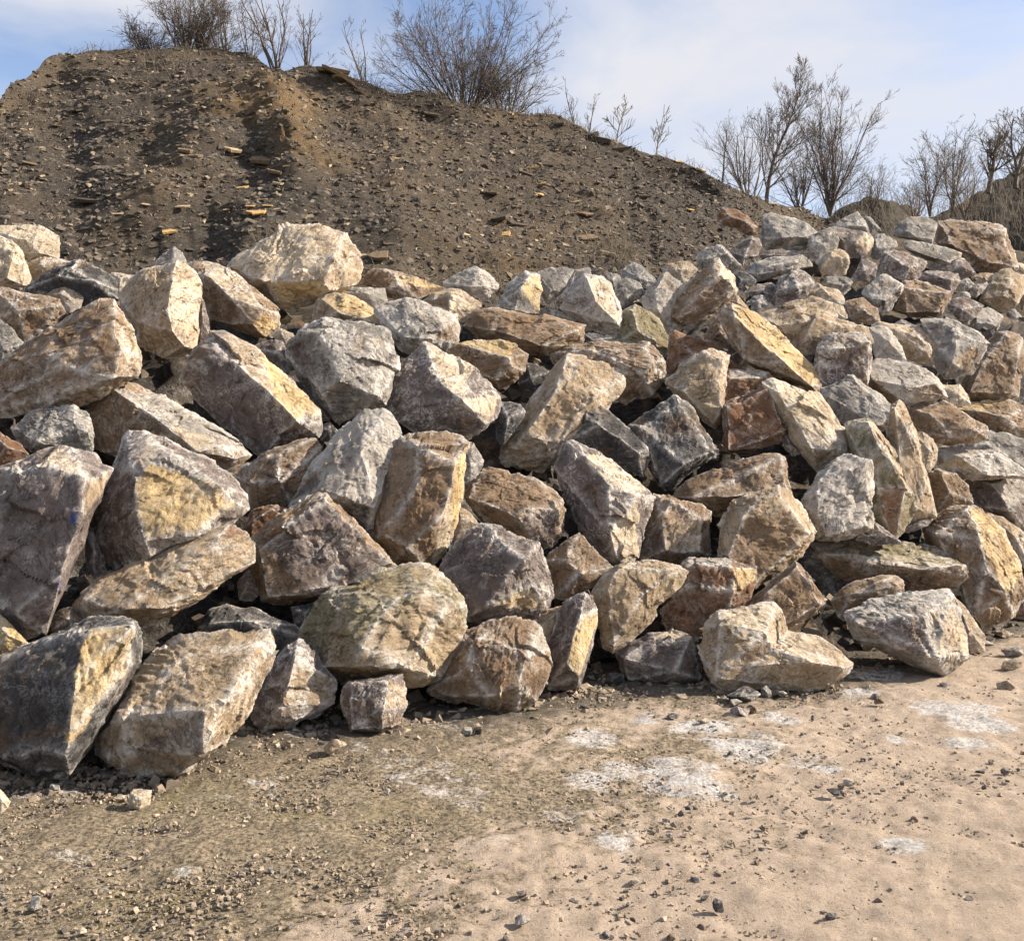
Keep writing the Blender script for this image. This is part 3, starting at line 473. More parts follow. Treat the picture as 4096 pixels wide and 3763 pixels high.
J2|t|white crusted tan front slab, right of the black front boulder|192,1481 200,1459 211,1424 235,1378 271,1332 300,1308 357,1275 400,1270 482,1264 540,1256 545,1295 530,1348 514,1389 491,1422 475,1460 438,1486 406,1516 344,1548 292,1550 252,1543 241,1508 200,1502;235,1435,.4 352,1424,.5 409,1421,.55 444,1405,.5 495,1327,.25 403,1505,.4 249,1500,.35 379,1337,.3 @325,1500,p @460,1432,t
J4|c|small cream stone cut by the left edge on the ground|-24,1575 0,1578 22,1602 16,1616 0,1627 -24,1630;5,1600,.3
K1|p|grey-brown front boulder between the white crusted slab and the olive boulder|495,1419 507,1395 529,1365 543,1330 564,1300 597,1273 608,1276 627,1330 670,1365 667,1406 627,1430 564,1457 529,1461 502,1438;564,1411,.45 540,1438,.3 591,1316,.4 562,1446,.3 @610,1398,t
K2|o|large olive boulder with ochre right face at the pile's front|597,1330 598,1300 610,1262 637,1197 662,1172 697,1166 748,1165 773,1141 802,1134 854,1137 881,1146 905,1170 911,1192 930,1219 927,1252 916,1276 905,1325 894,1354 854,1376 813,1381 759,1360 670,1364 627,1346;797,1192,.5 765,1224,.55 724,1295,.6 710,1330,.55 851,1178,.45 905,1195,.3 648,1335,.4 821,1338,.5 662,1181,.2 @854,1262,t @881,1235,t @800,1289,t @773,1316,t @840,1214,t @867,1316,t @732,1352,b @908,1289,t @813,1262,t @786,1344,t @894,1222,t
K3|p|small cube shaped grey rock alone in front of the olive boulder|683,1403 687,1373 697,1362 765,1354 802,1350 812,1376 812,1411 800,1446 767,1465 737,1469 700,1467 691,1433;702,1368,.35 775,1360,.4 767,1417,.55 765,1457,.4 700,1398,.35 705,1457,.35 @792,1411,t
K4|b|rounded brown boulder veined with white, right of the olive front boulder|854,1384 894,1344 905,1306 919,1265 940,1253 986,1249 1008,1236 1034,1235 1072,1248 1083,1273 1092,1300 1096,1335 1089,1360 1070,1398 1030,1425 976,1422 916,1403 881,1395;951,1273,.35 940,1330,.45 1003,1289,.45 1051,1316,.45 976,1392,.4 1038,1376,.45 @1070,1289,w
K5|s|dark shaded rock behind the olive front boulder's left side|581,1216 632,1203 627,1235 610,1276 591,1257;610,1227,.3
L1|s|dark grey broken block right of the dark slate triangular boulder|1295,929 1266,891 1257,853 1300,824 1349,792 1384,819 1408,865 1433,908 1373,938 1358,964 1331,982 1318,975 1299,945;1366,926,.45 1426,905,.35 1323,970,.25 1280,851,.3 1358,807,.25
L2|b|long tan boulder with a white streak near its right end|1339,991 1374,959 1418,951 1488,920 1529,907 1558,907 1572,918 1575,951 1583,986 1561,994 1494,1010 1450,1035 1423,1029 1385,1008;1385,994,.4 1475,991,.45 1561,916,.25 1569,975,.35
L4|b|brown mottled boulder with white spots right of the grey tongue shaped boulder|1274,1081 1291,1048 1307,990 1339,991 1358,998 1402,1013 1418,1029 1422,1110 1385,1127 1364,1132 1334,1135 1282,1124 1273,1105;1323,1037,.4 1342,1002,.3 1412,1037,.35 1331,1100,.4 1402,1105,.35 @1299,1091,p @1372,1064,t
L5|t|big brown hexagonal boulder with pointed right corner|1437,1113 1442,1054 1466,1005 1485,989 1556,972 1572,981 1596,1013 1634,1062 1626,1083 1591,1121 1548,1154 1510,1178 1488,1162 1456,1129;1485,1035,.4 1515,999,.35 1556,981,.3 1621,1067,.3 1585,1027,.35 1458,1113,.35 1510,1167,.3 @1534,1078,b
L6|w|flat grey upright slab right of the brown hexagonal boulder|1599,1005 1621,970 1637,948 1688,909 1741,920 1745,970 1741,1056 1705,1075 1672,1082 1629,1082 1629,1062 1610,1027;1637,959,.35 1634,1027,.4 1737,926,.35 1732,1051,.35 1650,1073,.3
L8|r|rust-brown boulder with yellow grooved right end below the brown hexagonal boulder|1365,1127 1380,1119 1420,1116 1461,1119 1488,1127 1510,1135 1510,1162 1502,1194 1485,1219 1458,1224 1439,1235 1402,1284 1374,1289 1339,1270 1315,1224 1331,1189 1361,1175 1383,1146;1466,1135,.45 1469,1181,.5 1460,1213,.4 1377,1132,.3 1369,1170,.35 @1488,1167,y @1426,1124,w
L9|b|brown rounded triangular boulder behind the saddle shaped one|1488,1210 1515,1189 1548,1156 1592,1123 1607,1146 1629,1170 1653,1200 1650,1210 1629,1232 1596,1246 1569,1256 1556,1235 1531,1219;1594,1132,.35 1626,1175,.35 1640,1208,.35 1569,1246,.25 1526,1197,.35
L11|t|saddle shaped ochre boulder on the ground with a dip in its top|1399,1303 1407,1252 1442,1216 1496,1211 1529,1206 1548,1208 1561,1227 1572,1262 1583,1316 1577,1381 1442,1380 1421,1360 1414,1325;1442,1252,.4 1485,1254,.5 1529,1262,.5 1431,1349,.4 @1488,1230,c @1529,1230,c @1461,1235,c @1488,1316,b|1448,1344 1475,1306 1529,1289 1572,1262 1607,1265 1637,1273 1664,1292 1700,1327 1683,1354 1643,1379 1548,1382 1445,1380;1556,1300,.4 1623,1325,.5 1678,1335,.25 1502,1330,.4 @1610,1284,c
O1|t|mottled tan triangular boulder standing on its point near the front|1185,1187 1204,1154 1239,1130 1285,1118 1304,1122 1337,1137 1364,1131 1383,1143 1361,1173 1337,1189 1296,1241 1264,1279 1228,1300 1207,1289 1199,1235;1237,1138,.35 1218,1178,.4 1227,1287,.3 1285,1189,.4 1353,1141,.2
O2|p|low purple-grey front rock left of the saddle shaped boulder|1231,1303 1266,1284 1296,1281 1297,1269 1334,1261 1375,1268 1391,1289 1402,1325 1404,1357 1388,1364 1353,1367 1296,1357 1258,1358 1245,1335;1323,1287,.4 1304,1276,.3 1350,1344,.4 1250,1316,.35 1380,1276,.35 @1334,1270,c
M1|w|white topped flat boulder with brown underside on the right|1739,754 1741,724 1754,718 1778,720 1819,728 1851,741 1873,757 1897,795 1886,800 1846,803 1813,811 1781,807 1737,776;1743,758,.4 1829,776,.55 1873,768,.45 1816,806,.35 1890,792,.25 @1778,784,b @1851,789,b
M2|b|brown ledge like boulder under the white topped flat boulder|1815,816 1886,800 1908,822 1965,849 1978,862 1975,876 1948,887 1908,879 1881,889 1867,881 1829,868 1819,838;1886,852,.35 1954,862,.35 1897,873,.3 1859,827,.3
M3|b|big brown veined boulder near the right edge below the far heap|1924,770 1950,722 1959,697 1992,665 2013,662 2038,670 2043,678 2046,727 2035,789 2008,806 1940,803 1932,784;2035,708,.35 1962,730,.4 2024,787,.35 1940,784,.35 2008,670,.2
M4|g|grey rock cut by the right edge beside the big brown veined boulder|2040,686 2073,686 2073,797 2024,806 2035,754;2049,741,.3
M5|c|small cream rock right of the white topped flat boulder|1875,770 1897,770 1919,769 1935,789 1942,808 1902,816 1892,803;1911,784,.35
M6|b|flat brown boulder with ochre left corner at the right edge|1902,819 1943,804 2005,799 2062,814 2073,876 2043,879 1986,860 1954,843 1908,824;1962,822,.35 2008,835,.4 @1932,819,y
M7|g|blue-grey sloping rock under the flat brown boulder at the right edge|1881,892 1954,884 1981,860 2019,870 2073,889 2073,949 2035,944 1992,908 1927,906 1886,914;1970,887,.25
M8|w|pale folded boulder with ochre lower face at right|1875,895 1921,908 1935,900 1986,900 2021,922 2073,952 2008,957 1975,960 1948,962 1927,954 1900,946 1875,930;1924,916,.35 1970,949,.45 1981,908,.25 @1940,935,y
M9|p|purple and white boulder at the right edge above the big yellow faced boulder|1929,962 1975,954 2049,950 2076,971 2076,1087 2049,1079 2008,1044 1970,1025 1943,1011 1938,981;1984,968,.4 2019,1019,.45 @2035,984,w
M10|t|long upright tan pillar boulder on the right side|1770,876 1786,841 1792,824 1781,808 1797,797 1808,804 1819,830 1829,862 1846,916 1859,971 1870,1022 1859,1030 1832,1038 1792,1041 1786,971 1778,916;1789,822,.3 1835,895,.4 1851,960,.4 1802,930,.45 1827,1011,.4
M11|c|small rounded cream rock behind the upright tan pillar boulder|1829,868 1843,862 1867,879 1875,898 1873,922 1862,941 1851,941 1840,895;1859,900,.3
M12|b|rounded brown rock right of the upright tan pillar boulder's foot|1854,944 1875,938 1913,949 1935,971 1944,1003 1921,1017 1873,1027 1865,1000;1881,946,.25 1900,984,.4
M13|o|olive layered leaning boulder with yellow edge and rusty foot|1686,847 1700,837 1732,837 1751,854 1773,881 1792,906 1810,949 1821,973 1842,995 1840,1011 1813,1022 1797,1033 1789,1073 1778,1071 1759,1049 1744,1035 1737,971 1735,922 1718,908 1705,884;1735,841,.35 1756,889,.45 1789,933,.5 1813,976,.5 1756,976,.45 @1759,862,y @1778,998,r @1792,916,t
M14|p|small purple rock under the rusty foot of the olive layered boulder|1708,1079 1743,1038 1759,1049 1786,1071 1808,1087 1748,1090;1764,1065,.3
M15|p|thin dark rock beneath the upright tan pillar boulder|1789,1060 1832,1038 1875,1027 1854,1052 1819,1065;1832,1049,.3
M16|b|long horizontal brown layered boulder near the ground at right|1594,1122 1618,1087 1705,1079 1778,1086 1832,1094 1889,1092 1935,1114 1954,1130 1951,1160 1913,1187 1867,1179 1802,1184 1737,1157 1700,1163 1651,1182 1616,1155;1694,1109,.4 1743,1127,.45 1846,1136,.5 1921,1133,.4 1643,1106,.35 1938,1157,.3 @1819,1106,o @1873,1111,o
M17|b|big brown boulder with yellow sunlit right face at right front|1848,1057 1886,1024 1929,1014 1951,1009 1973,1022 2003,1051 2030,1106 2046,1143 2046,1184 2030,1233 1970,1256 1948,1244 1913,1189 1854,1092;1935,1019,.25 1962,1078,.5 1973,1135,.5 2011,1184,.4 1948,1233,.3 1873,1068,.3 @1992,1089,y @2008,1122,y @2008,1168,g @1967,1054,y @1981,1068,y @1997,1114,y @1986,1054,y
M18|t|tan rock at the right edge behind the big yellow faced boulder|1970,1022 2008,1035 2076,1087 2076,1157 2049,1138 2032,1108 2003,1057;2030,1073,.3
M19|b|brown rock at the right edge beside the big yellow faced boulder's foot|2019,1235 2046,1184 2076,1162 2076,1241;2054,1211,.3
M20|b|brown rounded rock below the long horizontal layered boulder|1660,1200 1683,1176 1702,1165 1764,1149 1792,1152 1806,1162 1805,1189 1770,1206 1710,1233 1689,1241 1678,1235;1764,1160,.35 1786,1173,.35 1700,1189,.35
N1|w|pale angular block lying alone on the ground at right front|1691,1233 1694,1225 1732,1206 1743,1198 1827,1184 1897,1180 1911,1189 1919,1244 1940,1308 1935,1317 1905,1344 1883,1349 1832,1330 1773,1306 1746,1292 1708,1276 1694,1249;1848,1234,.55 1718,1244,.4 1873,1311,.6 1881,1344,.25 1902,1189,.25 1778,1292,.4 1770,1235,.45 @1894,1257,c @1805,1265,p @1819,1298,p
N2|t|small tan rock leaning behind the pale angular block|1908,1189 1932,1214 1951,1254 1970,1271 1970,1300 1943,1307 1919,1271;1938,1260,.35
'''
_cs = {}
def cube_sphere(n):
    if n in _cs: return _cs[n]
    a = np.tan(np.linspace(-1, 1, n + 1) * math.pi / 4); u, v = np.meshgrid(a, a, indexing='ij'); o = np.ones_like(u)
    faces, verts, base = [], [], 0
    id2 = np.arange((n + 1) ** 2).reshape(n + 1, n + 1)
    for ax in ((o, u, v), (-o, v, u), (v, o, u), (u, -o, v), (u, v, o), (v, u, -o)):
        verts.append(np.stack(ax, -1).reshape(-1, 3))
        faces.append(np.stack([id2[:-1, :-1], id2[1:, :-1], id2[1:, 1:], id2[:-1, 1:]], -1).reshape(-1, 4) + base); base += (n + 1) ** 2
    V = np.concatenate(verts); Q = np.concatenate(faces)
    V /= np.linalg.norm(V, axis=1)[:, None]
    key = np.round(V * 1e5).astype(np.int64); _, first, inv = np.unique(key, axis=0, return_index=True, return_inverse=True)
    _cs[n] = (V[first], inv.ravel()[Q]); return _cs[n]

def hull_planes(pts):
    bm = bmesh.new()
    for p in pts: bm.verts.new(p)
    r = bmesh.ops.convex_hull(bm, input=bm.verts)
    bm.normal_update(); c = pts.mean(0); N, D = [], []
    for f in bm.faces:
        n = np.array(f.normal); p = np.array(f.verts[0].co)
        if np.linalg.norm(n) < .5: continue
        dd = n @ p
        if n @ c > dd: n, dd = -n, -dd
        if any(n @ a > .9995 and abs(dd - b) < 1e-3 for a, b in zip(N, D)): continue
        N.append(n); D.append(dd)
    bm.free(); return np.array(N), np.array(D)

def shape_rock(hulls, n, seed, lime, rough=1.0, chips=7, layered=0.3, fine_to=(0, -.85, .5)):
    """hulls: list of (points, planes N, D, colours); returns verts about centre, faces, attrs, centre"""
    R = np.random.default_rng(seed)
    allp = np.concatenate([h[0] for h in hulls]); c = allp.mean(0)
    for h in hulls:                                               # keep the centre well inside every convex piece
        for _ in range(40):
            s = h[2] - h[1] @ c; k = np.argmin(s)
            if s[k] > .12 * np.abs(s).max(): break
            c = c - h[1][k] * (.15 * np.abs(s).max() - s[k])
    Q = allp - c; S = Q.T @ Q / len(Q); w, E = np.linalg.eigh(S); w = np.sqrt(np.maximum(w, 1e-6)); w = np.maximum(w, w.max() * .3)
    U, faces = cube_sphere(n)
    U = U + .42 * np.array(fine_to) @ E / 1.0; U = U / np.linalg.norm(U, axis=1)[:, None]   # finer mesh on the exposed side
    dirs = (U * w) @ E.T; dirs /= np.linalg.norm(dirs, axis=1)[:, None]
    size = float(np.mean(w)) * 1.5
    wd = dirs + .022 * rough * np.stack([fbm(dirs * 2.6 + 31 * k, 3, seed + k) for k in range(3)], -1)
    wd2 = dirs + .055 * np.stack([fbm(dirs * 4.0 + 17 * k, 4, seed + 23 + k, .6) for k in range(3)], -1)
    best = None
    for pts, N, D, C in hulls:
        N2, D2, C2 = [N], [D - N @ c], [C]
        sup = (pts - c)
        for _ in range(chips):                                    # knocked-off edges and corners
            i, j = R.integers(len(N), size=2); a = R.uniform(.25, .75); nn = N[i] * a + N[j] * (1 - a); L = np.linalg.norm(nn)
            if i == j or L < .6: continue
            nn /= L; N2.append(nn[None]); D2.append(np.array([(sup @ nn).max() * R.uniform(.93, .985)])); C2.append(((C[i] + C[j]) * .5)[None])
        NN, DD, CC = np.concatenate(N2), np.concatenate(D2), np.concatenate(C2)
        den = wd @ NN.T; r = np.where(den > 1e-4, DD / np.maximum(den, 1e-4), 1e9); r[:, DD <= 0] = 1e9; DD = np.where(DD <= 0, 1e6, DD)
        am = r.argmin(1); rm = r[np.arange(len(r)), am]
        G = (NN @ NN.T) < .93
        rg = np.where(G[am], r, 1e9); bi = rg.argmin(1); r2 = rg[np.arange(len(r)), bi]
        Pa = dirs * rm[:, None]; na, nb = NN[am], NN[bi]; dt = (na * nb).sum(1)[:, None]; tv = nb - dt * na; tl_ = np.maximum(np.linalg.norm(tv, axis=1), .2)
        de = (DD[bi] - (wd * rm[:, None] * nb).sum(1)) / tl_; gsp = .62 * rm * 1.57 / n
        snap = np.where((de > 0) & (de < gsp) & (r2 < 1e8), de, 0)[:, None] * tv / tl_[:, None]
        ed = np.exp(-((r2 - rm) / (.04 * size)))
        den2 = wd2 @ NN.T; cl = CC[np.where(den2 > 1e-4, DD / np.maximum(den2, 1e-4), 1e9).argmin(1)]
        bm_ = smooth(.15, .75, .5 + .6 * fbm(dirs * 3.1 + 5, 4, seed + 41))[:, None]; cl = cl * (1 - .25 * bm_) + C.mean(0) * .25 * bm_
        if best is None: best = [rm, cl, ed, snap]
        else:
            k = rm > best[0]; best[0] = np.where(k, rm, best[0]); best[1] = np.where(k[:, None], cl, best[1]); best[2] = np.where(k, ed, best[2]); best[3] = np.where(k[:, None], snap, best[3])
    rm, colr, ed, snap = best
    P = dirs * rm[:, None] + snap
    # relief: broad lumps, fracture steps, pitted grain
    B = R.normal(size=(3, 3)); B, _ = np.linalg.qr(B)
    sc = 1.0 / size; L = (P @ B) * sc
    Ls = L * np.array([1.0, 1.0, 3.5])
    h = .012 * fbm(L * 1.8, 2, seed + 11) + .022 * np.abs(fbm(Ls * 2.6, 3, seed + 12)) + .017 * fbm(Ls * 5.5, 3, seed + 13, .55)
    stp = fbm(L * 1.5, 2, seed + 17) * 3.2; fr = stp - np.floor(stp)
    h = h + .014 * (np.floor(stp) + smooth(.0, .12, fr) - 1)
    if layered > 0:
        q = L[:, 2] * (5 + 7 * R.random()) + 1.5 * fbm(L * 1.9, 4, seed + 15); q = q - np.floor(q)
        h = h + layered * .02 * (np.minimum(q * 4, 1) * (1 - q) - .4) * smooth(-.3, .3, fbm(L * 1.2, 2, seed + 16))
    h = h + .010 * fbm(L * 14, 2, seed + 14)
    # flat fracture patches of slightly different tilt, with sharp steps between them
    Lw = L + .07 * np.stack([noise(L * 4 + 3 * k, seed + 51 + k) for k in range(3)], -1)
    for K, amp, tl in ((16, .010, .05), (44, .005, .05)):
        ck = Lw[R.integers(len(L), size=K)]; near = ((Lw[:, None] - ck[None]) ** 2).sum(-1).argmin(1)
        ok = R.uniform(-1, 1, K) * amp; tk = R.normal(size=(K, 3)) * tl
        h = h + ok[near] + ((Lw - ck[near]) * tk[near]).sum(-1)
    P = P * (1 + (rough * h * size / np.maximum(np.linalg.norm(P, axis=1), .3 * size)))[:, None]
    jit = 1 + .10 * fbm(L * 2.2, 2, seed + 18)
    return P, faces, dict(Col=np.clip(colr * jit[:, None], .01, .8), edge=ed, lime=lime * (1 - .65 * smooth(.5, .62, 1 - colr[:, 2] / colr[:, 0]))), c

def colours(N, base): return np.tile(np.array(PAL[base]), (len(N), 1))

LIME = dict(c=.35, t=.45, y=.15, b=.62, r=.55, p=.5, g=.6, s=.28, w=.6, o=.3)
GROUPS = {'E': 'boulders of the far heap', 'F': 'boulders of the far heap'}
NOTFAR = {'F22', 'F23', 'F24', 'F25', 'E4'}
LAY = dict(H3=1.3, D2=1.2, M13=1.5, M16=1.4, I4=1.3, B2=1.2, A8=.8, C3=1.2, J1=.3, G9=.2, E12=.9, F9=1.0, F10=1.0, D16=1.3, L8=1.0)
DADJ = dict(C17=.3, C18=-.2, L1=-.05, D4=.2)
def parse(line):
    k, col, label, *hs = line.split('|'); res = []
    for h in hs:
        o, r = h.split(';'); out = np.array([[float(a) for a in p.split(',')] for p in o.split()])
        rid, tags = [], []
        for p in r.split():
            if p[0] == '@': x, y, cc = p[1:].split(','); tags.append((float(x), float(y), cc))
            else: rid.append([float(a) for a in p.split(',')])
        res.append((out, np.array(rid), tags))
    return k, col, label, res

def build_boulders():
    for li, line in enumerate(DATA.strip().splitlines()):
        k, col, label, hs = parse(line)
        far = 1.0
        if k[0] in 'EF' and k not in NOTFAR or k == 'D16': far = 1.22
        allo = np.concatenate([h[0] for h in hs]); ib = allo[:, 1].argmax(); pxb, pyb = allo[ib]
        db = float(surf(np.clip(pxb, -100, 2150), pyb)) * far + DADJ.get(k, 0)
        tilt = .42
        hulls = []; rad = 0
        for out, rid, tags in hs:
            cen = out.mean(0); o2 = cen + (out - cen) * 1.025
            x, y = out[:, 0], out[:, 1]; area = .5 * abs(np.dot(x, np.roll(y, 1)) - np.dot(y, np.roll(x, 1)))
            R = math.sqrt(area / math.pi) / F * db; rad = max(rad, math.sqrt(area / math.pi))
            dp = lambda py: db * (1 + tilt * (pyb - py) / F)
            pts = [world(o2[:, 0], o2[:, 1], dp(o2[:, 1]))]
            if len(rid): pts.append(world(rid[:, 0], rid[:, 1], dp(rid[:, 1]) - rid[:, 2] * R * 1.5))
            mid = cen + (out - cen) * .86; pts.append(world(mid[:, 0], mid[:, 1], dp(mid[:, 1]) + .5 * R))
            bk = cen + (out - cen) * .5; pts.append(world(bk[:, 0], bk[:, 1], dp(bk[:, 1]) + 1.0 * R))
            pts = np.concatenate(pts); N, D = hull_planes(pts); C = colours(N, col)
            ro = np.array([0, 0, CAMH])
            for tx, ty, cc in tags:
                rd = np.array([(tx - CX) / F, 1, -(ty - YH) / F]); den = N @ rd; tv = np.where(den < 0, (D - N @ ro) / np.where(den < 0, den, 1), -1e9)
                i = tv.argmax(); C[N @ N[i] > .985] = PAL[cc]
            hulls.append((pts, N, D, C))
        n = int(np.clip(rad * .55, 10, 50))
        V, Q, at, c = shape_rock(hulls, n, 100 + li * 13, LIME[col] * float(np.random.default_rng(li).choice([.35, .7, 1.0, 1.3])), 1.0, 4, LAY.get(k, .35))
        at['paint'] = np.zeros(len(V))
        if k == 'G4':
            for (bx, by, br) in ((146, 1037, 8), (117, 1168, 5)):
                P = V + c; qx = CX + P[:, 0] / P[:, 1] * F; qy = YH - (P[:, 2] - CAMH) / P[:, 1] * F
                at['paint'] = np.maximum(at['paint'], np.exp(-((qx - bx) / br) ** 2 - ((qy - by) / (br * 1.7)) ** 2) * (V[:, 1] < 0))
        small = rad < 26
        o = mesh_obj('rock' if small else 'boulder', V, Q, M_ROCK, attrs=at, loc=c)
        o.data.set_sharp_from_angle(angle=math.radians(30))
        tag(o, label, 'rock' if small else 'boulder', GROUPS.get(k[0], 'boulders of the near pile') if far > 1 else 'boulders of the near pile')
build_boulders()

# the pile goes on beyond both frame edges
def build_beyond():
    R = np.random.default_rng(77)
    src = [o for o in COL.objects if o.name.startswith('boulder') and .3 < max(o.dimensions) < 1.1]
    for px0, lab in ((2260, 'boulder of the pile lying beyond the right frame edge'), (-330, 'boulder of the pile lying beyond the left frame edge')):
        for dx in (0, 95, 185):
            for f in np.linspace(.03, .97, 9):
                px = px0 + (dx if px0 > 0 else -dx) + R.uniform(-15, 15); yt = np.interp(px, TOE[:, 0], TOE[:, 1]); py = yt + (560 - yt) * f
                d = float(surf(px, py)) * (1 + .2 * (px0 > 0) * (f > .75)); p = world(np.array(px), np.array(py), d)
                o = src[int(R.integers(len(src)))].copy(); COL.objects.link(o); o.location = p + np.array([0, .15, .18])
                o.rotation_euler = (R.uniform(-.3, .3), R.uniform(-.3, .3), R.uniform(-.6, .6)); k = R.uniform(.85, 1.2); o.scale = (k, k, k)
                tag(o, lab, 'boulder', 'boulders beyond the frame edges')
bpy.context.view_layer.update()
build_beyond()

# dark earth and rubble that the boulders lie on
def build_core():
    cs = np.linspace(-250, 2300, 170); rows = np.linspace(0, 1, 90)
    A, B = np.meshgrid(cs, rows); px, t = A.ravel(), B.ravel()
    yt = np.interp(px, TOE[:, 0], TOE[:, 1])
    top = np.interp(px, [-250, 0, 400, 700, 1000, 1400, 1520, 1700, 2048, 2300], [560, 560, 590, 580, 600, 590, 520, 500, 510, 510])
    py = yt - 40 + (top - yt + 40) * t
    d = surf(px, py)
    d = d * (1 + .2 * smooth(1400, 1560, px) * smooth(690, 600, py)) + .5
    z = CAMH - (py - YH) / F * (d - .5) - .12
    P = np.stack([(px - CX) / F * d, d, np.maximum(z, -.05)], -1)
    P += .16 * np.stack([fbm(P * 2.0 + 9 * k, 4, 71 + k) for k in range(3)], -1)
    # back edge drops down behind the pile
    idx = np.arange(A.size).reshape(A.shape)
    last = P[idx[-1]]; b1 = last + np.array([0, 1.2, -.6]); b2 = last + np.array([0, 2.5, -6])
    V = np.concatenate([P, b1, b2]); i1 = A.size + np.arange(len(cs)); i2 = i1 + len(cs)
    rr = np.concatenate([idx, i1[None], i2[None]])
    q = np.stack([rr[:-1, :-1], rr[:-1, 1:], rr[1:, 1:], rr[1:, :-1]], -1).reshape(-1, 4)
    n = len(V)
    o = mesh_obj('terrain', V, q, M_ROCK, attrs=dict(Col=np.tile((.05, .042, .036), (n, 1)), edge=np.zeros(n), lime=np.full(n, .1), paint=np.zeros(n)))
    tag(o, 'dark earth and rubble bed under the boulders', kind='structure')
    return P
CORE_P = build_core()

# ------------------------------------------------------------------ loose stones on the ground
def rand_stone(size, col, seed, n=9, lime=.4):
    R = np.random.default_rng(seed)
    p = R.normal(size=(13, 3)); p /= np.linalg.norm(p, axis=1)[:, None]; p *= R.uniform(.8, 1.1, size=(13, 1)); p = p * np.array(size) * .5
    N, D = hull_planes(p)
    return shape_rock([(p, N, D, colours(N, col))], n, seed, lime, .8, 3, .2)

STONES = [  # native px x, y (base), width, height, colour, label
 (2978, 2812, 128, 78, 's', 'dark angular stone at the foot of the saddle shaped boulder'),
 (3068, 2795, 46, 50, 'g', 'small upright grey stone beside the dark angular stone before the saddle shaped boulder'),
 (2938, 2828, 78, 28, 'g', 'flat grey stone lying before the dark angular stone'),
 (2893, 2812, 46, 26, 'g', 'small grey stone left of the dark angular stone'),
 (2962, 2868, 88, 40, 'p', 'purple-brown stone in front of the flat grey stone'),
 (3016, 2856, 40, 34, 'b', 'small brown stone beside the purple-brown stone'),
 (3130, 2792, 42, 28, 'w', 'small pale stone under the saddle shaped boulder\'s middle'),
 (3340, 2572, 48, 30, 'w', 'pale stone in the shade left of the pale angular block'),
 (3306, 2494, 60, 24, 'g', 'flat grey stone in the shade behind the saddle shaped boulder'),
 (2465, 2742, 84, 44, 's', 'dark stone in the shade left of the low purple-grey rock'),
 (2365, 2725, 42, 32, 'g', 'grey stone at the foot of the slim grey and yellow boulder'),
 (2692, 2877, 62, 20, 's', 'flat dark stone above the white crust strip'),
 (2818, 2896, 56, 20, 't', 'tan flat stone on the white crust strip\'s upper edge'),
 (3524, 2830, 42, 40, 'b', 'brown stone between the saddle shaped boulder and the white crust'),
 (3505, 2800, 48, 28, 'p', 'purple stone just above the brown stone before the pale angular block'),
 (3786, 2748, 46, 18, 'g', 'flat grey stone just before the pale angular block'),
 (4060, 2632, 90, 52, 'g', 'grey stone at the right edge beyond the pale angular block'),
 (4062, 2690, 88, 50, 't', 'tan stone at the right edge below the grey edge stone'),
 (4036, 2762, 84, 36, 't', 'flat tan stone near the right edge before the edge stones'),
 (3990, 2530, 74, 36, 'p', 'purple slab stone in the rubble at the right edge'),
 (4030, 2556, 110, 28, 't', 'long tan slab stone in the rubble at the right edge'),
 (3960, 2592, 56, 28, 'w', 'pale stone in the rubble right of the small leaning tan rock'),
 (545, 3245, 114, 80, 'c', 'pale pinkish stone before the white crusted front slab'),
 (1330, 3028, 92, 70, 't', 'tan stone lying before the small cube shaped rock'),
 (134, 3648, 64, 62, 'w', 'light grey stone at the bottom left corner'),
 (322, 3740, 50, 28, 'c', 'small cream stone near the bottom left corner'),
 (1868, 2944, 46, 40, 'w', 'pale stone of the pair before the rounded white veined boulder'),
 (1914, 2950, 52, 44, 's', 'dark stone of the pair before the rounded white veined boulder'),
 (1545, 3178, 30, 24, 'w', 'small white stone on the crusted ground below the cube shaped rock'),
 (962, 3514, 40, 26, 's', 'small dark stone on the lower left ground'),
 (244, 3140, 40, 20, 'w', 'small white stone below the black front boulder'),
 (208, 3172, 50, 30, 's', 'dark stone below the black front boulder'),
 (1158, 2930, 64, 30, 'g', 'flat grey stone before the grey-brown front boulder'),
 (2878, 3660, 58, 60, 's', 'dark clod like stone on the sand at lower middle'),
 (3340, 3188, 56, 34, 's', 'dark stone on the sand right of the largest white crust'),
 (3396, 3146, 46, 28, 'w', 'pale stone on the sand right of the largest white crust'),
 (2758, 3246, 34, 22, 's', 'small dark stone below the largest white crust'),
 (2680, 3352, 32, 22, 'w', 'small white stone on the sand below the largest white crust'),
 (2092, 3712, 76, 46, 'w', 'light stone at the bottom edge left of the dark clod'),
 (3330, 3686, 52, 30, 's', 'dark stone at lower right, nearest to the bottom edge'),
 (2088, 3592, 46, 28, 'p', 'small purple stone on the sand at bottom middle'),
 (2540, 3540, 46, 28, 'w', 'pale stone on the sand left of the dark clod'),
 (3926, 3102, 44, 20, 's', 'small flat dark stone on the sand at right'),
 (4026, 3100, 40, 26, 'p', 'small purple stone on the sand at the right edge'),
]
